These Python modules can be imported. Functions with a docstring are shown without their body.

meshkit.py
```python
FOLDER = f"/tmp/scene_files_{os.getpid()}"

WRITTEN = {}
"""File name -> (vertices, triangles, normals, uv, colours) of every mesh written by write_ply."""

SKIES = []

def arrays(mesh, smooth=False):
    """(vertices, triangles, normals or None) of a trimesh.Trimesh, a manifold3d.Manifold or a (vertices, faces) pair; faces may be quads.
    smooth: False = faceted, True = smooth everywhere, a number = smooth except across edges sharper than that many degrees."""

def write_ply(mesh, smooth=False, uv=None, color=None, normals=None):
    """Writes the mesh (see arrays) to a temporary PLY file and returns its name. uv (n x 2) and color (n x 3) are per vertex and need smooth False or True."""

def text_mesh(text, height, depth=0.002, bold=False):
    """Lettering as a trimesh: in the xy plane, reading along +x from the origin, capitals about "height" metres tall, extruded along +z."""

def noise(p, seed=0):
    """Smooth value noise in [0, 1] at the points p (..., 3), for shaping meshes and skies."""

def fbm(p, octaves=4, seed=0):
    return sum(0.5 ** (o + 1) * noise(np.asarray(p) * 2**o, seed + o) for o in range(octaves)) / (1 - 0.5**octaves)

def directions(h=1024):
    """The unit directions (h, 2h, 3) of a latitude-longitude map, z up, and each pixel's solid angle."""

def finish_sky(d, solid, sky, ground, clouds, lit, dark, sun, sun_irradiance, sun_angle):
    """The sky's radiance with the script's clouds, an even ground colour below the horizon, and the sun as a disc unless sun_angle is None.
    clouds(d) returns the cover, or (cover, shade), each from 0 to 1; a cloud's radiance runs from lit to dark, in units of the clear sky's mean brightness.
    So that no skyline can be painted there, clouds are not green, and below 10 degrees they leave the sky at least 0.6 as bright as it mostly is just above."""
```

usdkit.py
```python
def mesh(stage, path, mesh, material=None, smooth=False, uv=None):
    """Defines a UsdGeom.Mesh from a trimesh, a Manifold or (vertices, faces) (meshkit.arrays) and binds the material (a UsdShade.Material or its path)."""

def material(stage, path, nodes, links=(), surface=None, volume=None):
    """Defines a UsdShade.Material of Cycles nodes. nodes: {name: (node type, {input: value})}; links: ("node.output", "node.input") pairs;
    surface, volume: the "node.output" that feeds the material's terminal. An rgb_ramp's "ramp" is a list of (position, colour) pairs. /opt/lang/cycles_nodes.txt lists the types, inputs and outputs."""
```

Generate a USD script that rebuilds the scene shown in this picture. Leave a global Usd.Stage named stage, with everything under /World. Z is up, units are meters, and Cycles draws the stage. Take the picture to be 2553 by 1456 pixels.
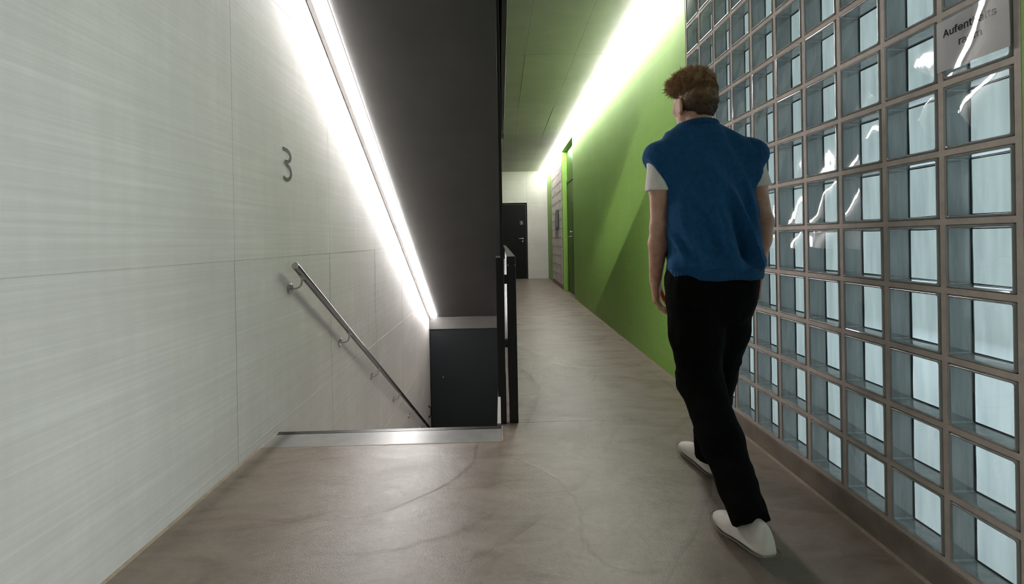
import math
import numpy as np
import trimesh
import usdkit
import meshkit
import manifold3d as m3
import shapely.geometry as sg
from shapely import affinity
from pxr import Usd, UsdGeom, UsdLux, Gf, Sdf, Vt, UsdShade

stage = Usd.Stage.CreateInMemory()
UsdGeom.SetStageUpAxis(stage, UsdGeom.Tokens.z)
UsdGeom.SetStageMetersPerUnit(stage, 1.0)
UsdGeom.Xform.Define(stage, "/World")
UsdGeom.Scope.Define(stage, "/World/Looks")

# ------------------------------------------------------------------ camera, light levels, exposure
CAM_H = 1.1205                       # lens height above the corridor floor
F_PX, YAW, PITCH, ROLL, SHIFT_PX = 1142.08, 0.0243, 0.0031, -0.0181, 127.12
EXPOSURE = 0.50
STRIP_L, STRIP_R = 33.0, 25.0         # radiance of the two strip lights
ROOM_L = 15.0                         # daylight in the room behind the glass blocks


def cam_axes():
    cy, sy, cp, sp, cr, sr = math.cos(YAW), math.sin(YAW), math.cos(PITCH), math.sin(PITCH), math.cos(ROLL), math.sin(ROLL)
    m = np.array([[cr, -sr, 0], [sr, cr, 0], [0, 0, 1]]) @ np.array([[1, 0, 0], [0, cp, -sp], [0, sp, cp]]) @ np.array([[cy, 0, -sy], [0, 1, 0], [sy, 0, cy]])
    return [np.array([r[0], r[2], -r[1]]) for r in m]          # right, down, forward in world axes


cam = UsdGeom.Camera.Define(stage, "/World/Camera")
_r, _d, _f = cam_axes()
cam.AddTransformOp().Set(Gf.Matrix4d(*_r, 0, *(-_d), 0, *(-_f), 0, 0, 0, CAM_H, 1))
cam.CreateHorizontalApertureAttr(36.0)
cam.CreateVerticalApertureAttr(36.0 * 1456 / 2553)
cam.CreateFocalLengthAttr(36.0 * F_PX / 2553)
cam.CreateVerticalApertureOffsetAttr(-SHIFT_PX * 36.0 / 2553)
cam.CreateClippingRangeAttr(Gf.Vec2f(0.05, 200))
cam.CreateFStopAttr(0.0)
cam.CreateExposureAttr(EXPOSURE)

# daylight at the window of the room behind the glass blocks
win = UsdLux.RectLight.Define(stage, "/World/room_daylight")
win.CreateWidthAttr(7.6)
win.CreateHeightAttr(1.5)
win.CreateIntensityAttr(ROOM_L)
win.CreateColorAttr(Gf.Vec3f(0.88, 0.955, 1.0))
win.AddTransformOp().Set(Gf.Matrix4d(0, 1, 0, 0, 0, 0, 1, 0, 1, 0, 0, 0, 4.9, 1.7, 0.95, 1))   # faces -X

# ------------------------------------------------------------------ helpers
USED = {}


def numbered(path):
    n = USED.get(path, 0)
    USED[path] = n + 1
    return path if n == 0 else f"{path}_{n:03d}"


def meta(prim, label=None, cat=None, group=None, kind=None):
    for k, v in (("label", label), ("category", cat), ("group", group), ("kind", kind)):
        if v:
            prim.SetCustomDataByKey(k, v)
    return prim


def xf(name, label=None, cat=None, group=None, kind=None, parent="/World", loc=(0, 0, 0)):
    p = numbered(f"{parent}/{name}")
    x = UsdGeom.Xform.Define(stage, p)
    if any(loc):
        x.AddTranslateOp().Set(Gf.Vec3d(*map(float, loc)))
    meta(x.GetPrim(), label, cat, group, kind)
    return p


def put(name, mesh, mat, parent="/World", smooth=False, label=None, cat=None, group=None, kind=None):
    p = numbered(f"{parent}/{name}")
    m = usdkit.mesh(stage, p, mesh, mat, smooth=smooth)
    meta(m.GetPrim(), label, cat, group, kind)
    return p


def box(x0, x1, y0, y1, z0, z1, bevel=0.0):
    if bevel <= 0:
        b = trimesh.creation.box([abs(x1 - x0), abs(y1 - y0), abs(z1 - z0)])
        b.apply_translation([(x0 + x1) / 2, (y0 + y1) / 2, (z0 + z1) / 2])
        return b
    v = []
    lo, hi = np.array([min(x0, x1), min(y0, y1), min(z0, z1)]), np.array([max(x0, x1), max(y0, y1), max(z0, z1)])
    b = min(bevel, (hi - lo).min() * 0.49)
    for s in np.ndindex(2, 2, 2):
        c = np.where(np.array(s) == 0, lo, hi)
        d = np.where(np.array(s) == 0, 1, -1)
        for k in range(3):
            e = np.full(3, b) * d
            e[k] = 0
            v.append(c + e)
    return trimesh.convex.convex_hull(np.array(v))


def cat(*ms):
    return trimesh.util.concatenate([m for m in ms if m is not None])


def prism(points, axis, a0, a1):
    """Polygon extruded along an axis: points are (y,z) for axis x, (x,z) for axis y, (x,y) for axis z."""
    m = trimesh.creation.extrude_polygon(sg.Polygon(points), a1 - a0, engine="earcut")
    v = np.array(m.vertices)
    if axis == "x":
        v = np.stack([v[:, 2] + a0, v[:, 0], v[:, 1]], 1)
    elif axis == "y":
        v = np.stack([v[:, 0], v[:, 2] + a0, v[:, 1]], 1)
    else:
        v = np.stack([v[:, 0], v[:, 1], v[:, 2] + a0], 1)
    m = trimesh.Trimesh(v, m.faces, process=True)
    if m.volume < 0:
        m.invert()
    return m


def tube(path, r, sides=20, caps=True):
    p = np.asarray(path, float)
    r = np.broadcast_to(r, (len(p),))
    t = np.gradient(p, axis=0)
    t /= np.linalg.norm(t, axis=1, keepdims=True)
    ref = np.array([0, 0, 1.0]) if abs(t[0, 2]) < 0.9 else np.array([1.0, 0, 0])
    u = np.cross(ref, t[0]); u /= np.linalg.norm(u)
    V, n = [], len(p)
    ang = np.arange(sides) * 2 * np.pi / sides
    for i in range(n):
        u = u - t[i] * (u @ t[i]); u /= np.linalg.norm(u)
        w = np.cross(t[i], u)
        V.append(p[i] + r[i] * (np.cos(ang)[:, None] * u + np.sin(ang)[:, None] * w))
    V = np.concatenate(V)
    F = []
    for i in range(n - 1):
        for j in range(sides):
            a, b = i * sides + j, i * sides + (j + 1) % sides
            F += [[a, b, b + sides], [a, b + sides, a + sides]]
    if caps:
        V = np.vstack([V, p[0], p[-1]])
        for j in range(sides):
            F.append([len(V) - 2, (j + 1) % sides, j])
            F.append([len(V) - 1, (n - 1) * sides + j, (n - 1) * sides + (j + 1) % sides])
    m = trimesh.Trimesh(V, np.array(F), process=False)
    if m.volume < 0:
        m.invert()
    return m


def mat(name, nodes, links=(), surface="p.BSDF"):
    return usdkit.material(stage, f"/World/Looks/{name}", nodes, links, surface=surface)


def simple(name, color, rough=0.5, metal=0.0, spec=0.5, noise=0.0, nscale=30.0, bump=0.0, bscale=200.0, **extra):
    nodes = {"p": ("principled_bsdf", {"base_color": color, "roughness": rough, "metallic": metal, "specular_ior_level": spec, **extra})}
    links = []
    if noise or bump:
        nodes["g"] = ("geometry", {})
    if noise:
        c = np.array(color, float)
        nodes["n"] = ("noise_texture", {"scale": nscale, "detail": 5, "roughness": 0.6})
        nodes["r"] = ("rgb_ramp", {"ramp": [(0.3, tuple(c * (1 - noise))), (0.7, tuple(np.minimum(c * (1 + noise), 1)))]})
        links += [("g.position", "n.vector"), ("n.fac", "r.fac"), ("r.color", "p.base_color")]
    if bump:
        nodes["bn"] = ("noise_texture", {"scale": bscale, "detail": 4, "roughness": 0.6})
        nodes["b"] = ("bump", {"strength": bump, "distance": 0.002})
        links += [("g.position", "bn.vector"), ("bn.fac", "b.height"), ("b.normal", "p.normal")]
    return mat(name, nodes, links)


def wall_concrete(name, base, tint, rough=0.55, streak=0.06, bump=0.25, spec=0.35, contrast=1.0):
    """Board-marked fair-faced concrete: fine lines along Y, faint vertical drips, clouds, small pores."""
    b, t = np.array(base, float), np.array(tint, float)
    n = {
        "g": ("geometry", {}),
        "m1": ("mapping", {"scale": (1.0, 0.9, 75.0)}), "n1": ("noise_texture", {"scale": 1.0, "detail": 4, "roughness": 0.65}),
        "m2": ("mapping", {"scale": (6.0, 16.0, 0.8)}), "n2": ("noise_texture", {"scale": 1.0, "detail": 3, "roughness": 0.6}),
        "n3": ("noise_texture", {"scale": 1.7, "detail": 6, "roughness": 0.6}),
        "n4": ("noise_texture", {"scale": 260.0, "detail": 2}),
        "v": ("voronoi_texture", {"scale": 13.0, "randomness": 1.0}),
        "vr": ("map_range", {"from_min": 0.03, "from_max": 0.06, "to_min": 0.0, "to_max": 1.0, "clamp": True}),
        "a1": ("math", {"math_type": "multiply_add", "value2": 0.9 * contrast, "value3": 0.0}),
        "a2": ("math", {"math_type": "multiply_add", "value2": 0.38 * contrast}),
        "a3": ("math", {"math_type": "multiply_add", "value2": 1.0 * contrast}),
        "r": ("rgb_ramp", {"ramp": [(0.2, tuple(b * (1 - 2.2 * streak))), (0.5, tuple(b)), (0.8, tuple(np.minimum(t * (1 + 1.6 * streak), 1)))]}),
        "sub": ("math", {"math_type": "multiply_add", "value2": 1.0, "value3": 0.5 - 0.5 * (0.9 + 0.38 + 1.0) * contrast}),
        "mx": ("mix", {"mix_type": "multiply", "fac": 0.35}),
        "h1": ("math", {"math_type": "multiply_add", "value2": 0.5}),
        "h2": ("math", {"math_type": "multiply_add", "value2": 0.35}),
        "b": ("bump", {"strength": bump, "distance": 0.0025}),
        "p": ("principled_bsdf", {"roughness": rough, "specular_ior_level": spec}),
    }
    l = [("g.position", "m1.vector"), ("g.position", "m2.vector"), ("m1.vector", "n1.vector"), ("m2.vector", "n2.vector"), ("g.position", "n3.vector"), ("g.position", "n4.vector"), ("g.position", "v.vector"),
         ("n1.fac", "a1.value1"), ("n2.fac", "a2.value1"), ("a1.value", "a2.value3"), ("n3.fac", "a3.value1"), ("a2.value", "a3.value3"),
         ("a3.value", "sub.value1"), ("sub.value", "r.fac"), ("v.distance", "vr.value"), ("r.color", "p.base_color"),
         ("n1.fac", "h1.value1"), ("n4.fac", "h2.value1"), ("h1.value", "h2.value3"), ("h2.value", "b.height"), ("b.normal", "p.normal")]
    n.pop("mx"); n.pop("vr"); n.pop("v")
    l = [x for x in l if not x[0].startswith(("v.", "vr.")) and not x[1].startswith(("v.", "vr."))]
    n["h1"][1]["value3"] = 0.0
    return mat(name, n, l)


M = {}
M["wall"] = wall_concrete("pale_concrete", (0.545, 0.525, 0.50), (0.575, 0.56, 0.54), streak=0.042, bump=0.15)
M["farwall"] = wall_concrete("lit_far_concrete", (0.62, 0.605, 0.57), (0.65, 0.635, 0.60), streak=0.03, bump=0.12)  # wall concrete lightened, standing in for stronger light at the far end
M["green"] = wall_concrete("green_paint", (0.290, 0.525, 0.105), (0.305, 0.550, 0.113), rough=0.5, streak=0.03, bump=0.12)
M["ceil"] = wall_concrete("ceiling_concrete", (0.42, 0.42, 0.385), (0.44, 0.44, 0.40), rough=0.6, streak=0.05)
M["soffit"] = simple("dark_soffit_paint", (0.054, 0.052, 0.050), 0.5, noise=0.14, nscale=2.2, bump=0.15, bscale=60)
M["beam"] = wall_concrete("grey_beam_concrete", (0.13, 0.125, 0.12), (0.14, 0.135, 0.13), rough=0.5)
M["black"] = simple("black_steel", (0.006, 0.006, 0.006), 0.38, spec=0.5)
M["blackdoor"] = simple("black_door_paint", (0.006, 0.006, 0.0055), 0.5, spec=0.2)
M["slate"] = simple("slate_door_paint", (0.014, 0.017, 0.019), 0.5, spec=0.25, noise=0.06, nscale=3)
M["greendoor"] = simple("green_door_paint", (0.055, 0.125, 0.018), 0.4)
M["steel"] = simple("brushed_steel", (0.50, 0.48, 0.46), 0.28, metal=1.0)
M["darksteel"] = simple("dark_brushed_steel", (0.19, 0.185, 0.18), 0.20, metal=1.0)
M["alu"] = simple("light_housing_aluminium", (0.30, 0.29, 0.285), 0.4)
M["sealant"] = simple("tan_sealant", (0.25, 0.19, 0.135), 0.6, noise=0.2, nscale=40)
M["mortar"] = simple("grey_mortar", (0.56, 0.485, 0.44), 0.6, noise=0.12, nscale=25, bump=0.25, bscale=350)
M["plinth"] = simple("brown_concrete_plinth", (0.27, 0.222, 0.185), 0.5, noise=0.22, nscale=9, bump=0.2, bscale=120)
M["tread"] = simple("smooth_step_stone", (0.235, 0.225, 0.22), 0.33, noise=0.12, nscale=12)
M["stepstone"] = simple("stair_concrete", (0.50, 0.485, 0.46), 0.5, noise=0.1, nscale=8)
M["number"] = simple("dark_wall_print", (0.035, 0.034, 0.030), 0.6)
M["white"] = simple("white_print", (0.75, 0.75, 0.75), 0.5)
M["roomwall"] = simple("room_wall_paint", (0.70, 0.74, 0.76), 0.7)
M["roomfloor"] = simple("room_floor", (0.42, 0.45, 0.47), 0.4)
M["light"] = mat("strip_diffuser", {"e": ("emission", {"color": (1.0, 0.965, 0.945), "strength": STRIP_L})}, surface="e.emission")
M["light2"] = mat("level_strip_diffuser", {"e": ("emission", {"color": (1.0, 0.965, 0.945), "strength": STRIP_R})}, surface="e.emission")


def floor_material():
    n = {
        "g": ("geometry", {}),
        "n1": ("noise_texture", {"scale": 1.3, "detail": 6, "roughness": 0.62, "distortion": 0.6}),
        "n2": ("noise_texture", {"scale": 34.0, "detail": 5, "roughness": 0.7}),
        "n3": ("noise_texture", {"scale": 230.0, "detail": 3, "roughness": 0.6}),
        "m1": ("mapping", {"scale": (1.0, 2.6, 1.0), "rotation": (0, 0, 0.35)}),
        "n4": ("noise_texture", {"scale": 2.4, "detail": 5, "roughness": 0.6, "distortion": 1.2}),
        # trowel fans: rings about a few centres, broken up by noise
        "mw": ("mapping", {"location": (1.25, -3.3, 0)}), "w": ("wave_texture", {"wave_type": "rings", "rings_direction": "z", "profile": "saw", "scale": 0.62, "distortion": 2.2, "detail": 3, "detail_scale": 0.8, "detail_roughness": 0.55}),
        "wr": ("map_range", {"from_min": 0.90, "from_max": 1.0, "to_min": 0.0, "to_max": 1.0, "clamp": True}),
        "nb": ("noise_texture", {"scale": 2.1, "detail": 2}),
        "nbr": ("map_range", {"from_min": 0.42, "from_max": 0.6, "to_min": 0.0, "to_max": 1.0, "clamp": True}),
        "wm": ("math", {"math_type": "multiply"}),
        "a": ("math", {"math_type": "multiply_add", "value2": 0.45, "value3": 0.0}),
        "b2": ("math", {"math_type": "multiply_add", "value2": 0.30}),
        "c": ("math", {"math_type": "multiply_add", "value2": 0.40}),
        "c2": ("math", {"math_type": "multiply_add", "value2": -0.22}),
        "r": ("rgb_ramp", {"ramp": [(0.38, (0.126, 0.097, 0.076)), (0.56, (0.178, 0.141, 0.112)), (0.75, (0.222, 0.181, 0.149))]}),
        "rr": ("map_range", {"from_min": 0.3, "from_max": 0.7, "to_min": 0.27, "to_max": 0.40, "clamp": True}),
        "h1": ("math", {"math_type": "multiply_add", "value2": 0.45, "value3": 0.0}),
        "h2": ("math", {"math_type": "multiply_add", "value2": 0.45}),
        "h3": ("math", {"math_type": "multiply_add", "value2": 0.35}),
        "h4": ("math", {"math_type": "multiply_add", "value2": 0.8}),
        "bm": ("bump", {"strength": 0.7, "distance": 0.003}),
        "p": ("principled_bsdf", {"specular_ior_level": 0.5}),
    }
    l = [("g.position", x + ".vector") for x in ("n1", "n2", "n3", "m1", "mw", "nb")]
    l += [("m1.vector", "n4.vector"), ("mw.vector", "w.vector"), ("w.fac", "wr.value"), ("nb.fac", "nbr.value"), ("wr.result", "wm.value1"), ("nbr.result", "wm.value2"),
          ("n1.fac", "a.value1"), ("n2.fac", "b2.value1"), ("a.value", "b2.value3"), ("n4.fac", "c.value1"), ("b2.value", "c.value3"), ("wm.value", "c2.value1"), ("c.value", "c2.value3"), ("c2.value", "r.fac"), ("r.color", "p.base_color"),
          ("n4.fac", "rr.value"), ("rr.result", "p.roughness"),
          ("n2.fac", "h1.value1"), ("n3.fac", "h2.value1"), ("h1.value", "h2.value3"), ("n4.fac", "h3.value1"), ("h2.value", "h3.value3"), ("wm.value", "h4.value1"), ("h3.value", "h4.value3"), ("h4.value", "bm.height"), ("bm.normal", "p.normal")]
    # single trowel strokes: (centre, radius, mid angle, half angle, strength of the line)
    arcs = [(-0.77, 2.478, 0.61, -41, 46, 0.28), (-0.533, 2.327, 0.66, -65, 32, 0.34), (-0.293, 1.847, 0.596, 15, 36, 0.8), (0.449, 1.671, 0.156, -130, 62, 0.7), (-0.2, 2.02, 0.72, -75, 40, 0.1), (0.15, 3.9, 0.62, -60, 45, 0.1), (1.0, 4.6, 0.7, -120, 45, 0.1), (0.3, 5.6, 0.66, -80, 45, 0.1)]
    n["ad"] = ("noise_texture", {"scale": 5.0, "detail": 3})
    n["ad2"] = ("vector_math", {"math_type": "multiply_add", "vector2": (0.07, 0.07, 0.0), "vector3": (-0.035, -0.035, 0.0)})
    n["ad3"] = ("vector_math", {"math_type": "add"})
    l += [("g.position", "ad.vector"), ("ad.color", "ad2.vector1"), ("ad2.vector", "ad3.vector1"), ("g.position", "ad3.vector2")]
    hs, cs = None, None
    for i, (ax, ay, ar, am, ah, al) in enumerate(arcs):
        k = f"arc{i}"
        dx, dy = math.cos(math.radians(am)), math.sin(math.radians(am))
        n[k + "d"] = ("vector_math", {"math_type": "distance", "vector2": (ax, ay, 0.0)})
        n[k + "r"] = ("map_range", {"from_min": ar - 0.16, "from_max": ar, "to_min": 0.0, "to_max": 1.0, "clamp": True})
        n[k + "q"] = ("map_range", {"from_min": ar, "from_max": ar + 0.018, "to_min": 1.0, "to_max": 0.0, "clamp": True})
        n[k + "s"] = ("vector_math", {"math_type": "subtract", "vector2": (ax, ay, 0.0)})
        n[k + "o"] = ("vector_math", {"math_type": "dot_product", "vector2": (dx, dy, 0.0)})
        n[k + "m"] = ("map_range", {"from_min": ar * math.cos(math.radians(min(ah + 14, 89))), "from_max": ar * math.cos(math.radians(ah - 10)), "to_min": 0.0, "to_max": 1.0, "clamp": True})
        n[k + "a"] = ("math", {"math_type": "multiply"})
        n[k + "h"] = ("math", {"math_type": "multiply"})
        n[k + "u"] = ("math", {"math_type": "subtract", "value2": ar})
        n[k + "v"] = ("math", {"math_type": "absolute"})
        n[k + "w"] = ("map_range", {"from_min": 0.001, "from_max": 0.012, "to_min": al, "to_max": 0.0, "clamp": True})
        n[k + "c"] = ("math", {"math_type": "multiply"})
        l += [("ad3.vector", k + "d.vector1"), (k + "d.value", k + "r.value"), (k + "d.value", k + "q.value"), ("ad3.vector", k + "s.vector1"), (k + "s.vector", k + "o.vector1"), (k + "o.value", k + "m.value"),
              (k + "r.result", k + "a.value1"), (k + "q.result", k + "a.value2"), (k + "a.value", k + "h.value1"), (k + "m.result", k + "h.value2"),
              (k + "d.value", k + "u.value1"), (k + "u.value", k + "v.value1"), (k + "v.value", k + "w.value"), (k + "w.result", k + "c.value1"), (k + "m.result", k + "c.value2")]
        if hs is None:
            hs, cs = k + "h.value", k + "c.value"
        else:
            n[k + "x"], n[k + "y"] = ("math", {"math_type": "maximum"}), ("math", {"math_type": "maximum"})
            l += [(hs, k + "x.value1"), (k + "h.value", k + "x.value2"), (cs, k + "y.value1"), (k + "c.value", k + "y.value2")]
            hs, cs = k + "x.value", k + "y.value"
    n["hz"] = ("math", {"math_type": "multiply_add", "value2": 0.5})
    n["cz"] = ("math", {"math_type": "multiply_add", "value2": -0.16})
    l = [x for x in l if x not in (("h4.value", "bm.height"), ("c2.value", "r.fac"))]
    l += [(hs, "hz.value1"), ("h4.value", "hz.value3"), ("hz.value", "bm.height"), (cs, "cz.value1"), ("c2.value", "cz.value3"), ("cz.value", "r.fac")]
    return mat("screed_floor", n, l)


M["floor"] = floor_material()

# clear wavy glass of the blocks' faces: sunlight-style pane (transparent + glossy by fresnel)
M["pane"] = mat("block_face_glass", {
    "g": ("geometry", {}), "m": ("mapping", {"scale": (1, 34, 5)}), "n": ("noise_texture", {"scale": 1.0, "detail": 1, "roughness": 0.4}),
    "b": ("bump", {"strength": 0.05, "distance": 0.0022}), "f": ("fresnel", {"IOR": 1.55}),
    "t": ("transparent_bsdf", {"color": (0.86, 0.895, 0.89)}), "s": ("glossy_bsdf", {"color": (1, 1, 1), "roughness": 0.03}), "x": ("mix_closure", {})},
    [("g.position", "m.vector"), ("m.vector", "n.vector"), ("n.fac", "b.height"), ("b.normal", "s.normal"), ("b.normal", "f.normal"), ("f.fac", "x.fac"), ("t.BSDF", "x.closure1"), ("s.BSDF", "x.closure2")], surface="x.closure")
M["backpane"] = mat("block_rear_glass", {
    "g": ("geometry", {}), "m": ("mapping", {"scale": (1, 40, 4)}), "n": ("noise_texture", {"scale": 1.0, "detail": 2}),
    "r": ("rgb_ramp", {"ramp": [(0.3, (0.090, 0.099, 0.104)), (0.7, (0.122, 0.133, 0.138))]}), "t": ("transparent_bsdf", {"color": (0.25, 0.275, 0.29)}), "d": ("translucent_bsdf", {}), "x": ("mix_closure", {"fac": 0.84})},
    [("g.position", "m.vector"), ("m.vector", "n.vector"), ("n.fac", "r.fac"), ("r.color", "d.color"), ("t.BSDF", "x.closure1"), ("d.BSDF", "x.closure2")], surface="x.closure")
M["side"] = mat("block_side_glass", {
    "g": ("geometry", {}), "m": ("mapping", {"scale": (26, 26, 3)}), "n": ("noise_texture", {"scale": 1.0, "detail": 4, "roughness": 0.6}),
    "r": ("rgb_ramp", {"ramp": [(0.3, (0.25, 0.262, 0.258)), (0.7, (0.42, 0.434, 0.430))]}),
    "p": ("principled_bsdf", {"roughness": 0.09, "specular_ior_level": 1.0})},
    [("g.position", "m.vector"), ("m.vector", "n.vector"), ("n.fac", "r.fac"), ("r.color", "p.base_color")])
M["refraction_ring"] = simple("block_refraction_dark", (0.012, 0.015, 0.016), 0.25)  # dark edge from refraction in the rear glass, put in as colour

# ------------------------------------------------------------------ the setting
XL, XR, YB, YF = -1.3435, 1.3428, 13.03, -3.2     # left wall, right wall, far wall, wall behind the camera
CEIL = 3.05
Y0, Y1 = 2.755, 8.45                               # stair opening: first edge, wall at the bottom
SL = 0.607                                         # slope of the underside of the upper flight
soff = lambda y: 2.845 - SL * (y - 3.286)          # its height
YS = 3.286 - (CEIL - 2.845) / SL                   # where it leaves the ceiling
LOW = -2.975                                       # lower landing

# left wall: cast concrete in panels with open joints
p = xf("wall_left", "tall pale grey cast concrete wall on the left with fine joints", "wall", kind="structure")
ys = [YF, -1.5, -0.22, 1.063, 2.343, 3.628, 4.91, 6.195, 7.48, Y1 + 0.12]
zs = [LOW - 0.2, -2.0, -0.96, 0.055, 1.04, 2.585, 3.35]
for i in range(len(ys) - 1):
    for j in range(len(zs) - 1):
        if ys[i + 1] < 2.5 and zs[j + 1] < 0.06 and zs[j + 1] < 0.05:
            continue
        g = 0.0007
        put("panel", box(XL - 0.12, XL + 0.0005 * ((i * 3 + j * 5) % 3), ys[i] + g, ys[i + 1] - g, zs[j] + g * 0.3, zs[j + 1] - g * 0.3, 0.0012), M["wall"], p)
put("panel_backing", box(XL - 0.16, XL - 0.0012, YF, Y1 + 0.1, LOW - 0.2, 3.35), M["wall"], p)
for yj in ys[1:-1]:
    put("joint_fin", box(XL - 0.002, XL + 0.0011, yj - 0.0006, yj + 0.0008, 0.004 if yj < 2.7 else LOW, 3.2), M["wall"], p)

# right wall: painted green, interrupted by the glass blocks, a door recess and a second glass panel
GB0, GB1, GP = 1.155, 3.235, 0.208                 # first glass panel: from, to, pitch
GZ0, GROWS = 0.110, 14
D0, D1 = 8.40, 9.84                                # door recess
H0, H1 = 9.97, 11.842                              # second glass panel (9 columns)
p = xf("wall_right", "green painted wall along the right of the corridor", "wall", kind="structure")
def wseg(y0, y1, z0=-0.1, z1=CEIL + 0.1, x0=XR, d=0.13):
    put("wall_segment", box(x0, x0 + d, y0, y1, z0, z1), M["green"], p)
wseg(YF, -0.10)
wseg(0.92, GB0 - 0.012)
wseg(-0.10, 0.92, 2.10, CEIL + 0.1)
wseg(GB1 + 0.010, D0)
wseg(GB0 - 0.012, GB1 + 0.010, GZ0 + GROWS * GP + 0.002, CEIL + 0.1)
wseg(D1, H0)
wseg(H0, H1, GZ0 + 13 * GP, CEIL + 0.1)
wseg(H1, YB)
put("wall_segment", box(XR + 0.128, XR + 0.20, D0 - 0.2, D1 + 0.13, -0.1, CEIL + 0.1), M["green"], p)

p = xf("wall_back", "pale concrete wall closing the far end of the corridor", "wall", kind="structure")
zz = [-0.1, 0.98, 2.16, CEIL + 0.1]
for a, b in zip(zz[:-1], zz[1:]):
    for y0, y1 in ((0.76, 1.6), (-1.6, 0.76)):
        if y1 == 0.76 and b < 2.2:
            continue
        put("panel", box(y0 + 0.0008, y1 - 0.0008, YB, YB + 0.12, a + 0.0008, b - 0.0008, 0.0015), M["farwall"], p)
put("panel", box(-1.6, -0.2, YB, YB + 0.12, -0.1, 2.16), M["farwall"], p)
put("panel_backing", box(-1.7, 1.7, YB + 0.11, YB + 0.15, -0.1, CEIL + 0.1), M["beam"], p)
put("wall_front", box(XL - 0.2, XR + 0.2, YF - 0.12, YF, -0.1, CEIL + 0.1), M["wall"], label="plain concrete wall behind the viewer", cat="wall", kind="structure")

# floor slabs with a fine joint, a notch for the first step
p = xf("floor", "glossy brown grey trowelled screed floor of the corridor", "floor", kind="structure")
YJ = 2.80
put("slab", cat(box(XL - 0.05, XR + 0.1, YF, 2.545, -0.20, 0.0), box(-0.008, XR + 0.1, 2.545, YJ - 0.0012, -0.20, 0.0)), M["floor"], p)
put("slab", cat(box(0.005, XR + 0.25, YJ + 0.0012, YB + 0.05, -0.20, 0.0), box(0.005, XR, YJ - 0.01, YJ + 0.01, -0.20, -0.004), box(XL - 0.05, 0.005, Y1 + 0.2, YB + 0.05, -0.20, 0.0)), M["floor"], p)

# ceiling slabs with two long joints and two cross joints
p = xf("ceiling", "cast concrete ceiling above the corridor with long joints", "ceiling", kind="structure")
cx, cy = [0.09, 0.29, 0.81, XR + 0.12], [YS, 4.79, 6.64, 8.42, 11.2, YB + 0.05]
for i in range(3):
    for j in range(len(cy) - 1):
        put("panel", box(cx[i] + 0.001, cx[i + 1] - 0.001, cy[j] + 0.0008, cy[j + 1] - 0.0008, CEIL + 0.0006 * ((i + 2 * j) % 3), CEIL + 0.16, 0.0015), M["ceil"], p)
put("panel", box(XL - 0.1, XR + 0.1, YF, YS, CEIL, CEIL + 0.16), M["ceil"], p)
put("panel", box(XL - 0.1, 0.09, Y1 + 0.3, YB + 0.1, CEIL, CEIL + 0.16), M["ceil"], p)
put("panel_backing", box(0.092, XR + 0.1, YS, YB, CEIL + 0.15, CEIL + 0.25), M["beam"], p)

# underside of the upper flight
put("stair_soffit", prism([(YS, CEIL), (Y1 + 0.02, soff(Y1 + 0.02)), (Y1 + 0.02, soff(Y1) + 0.35), (YS + 0.9, CEIL + 0.35), (YS, CEIL + 0.16)], "x", XL - 0.01, -0.002), M["soffit"], label="dark grey sloping underside of the upper stair flight", cat="stair underside", kind="structure")
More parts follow.
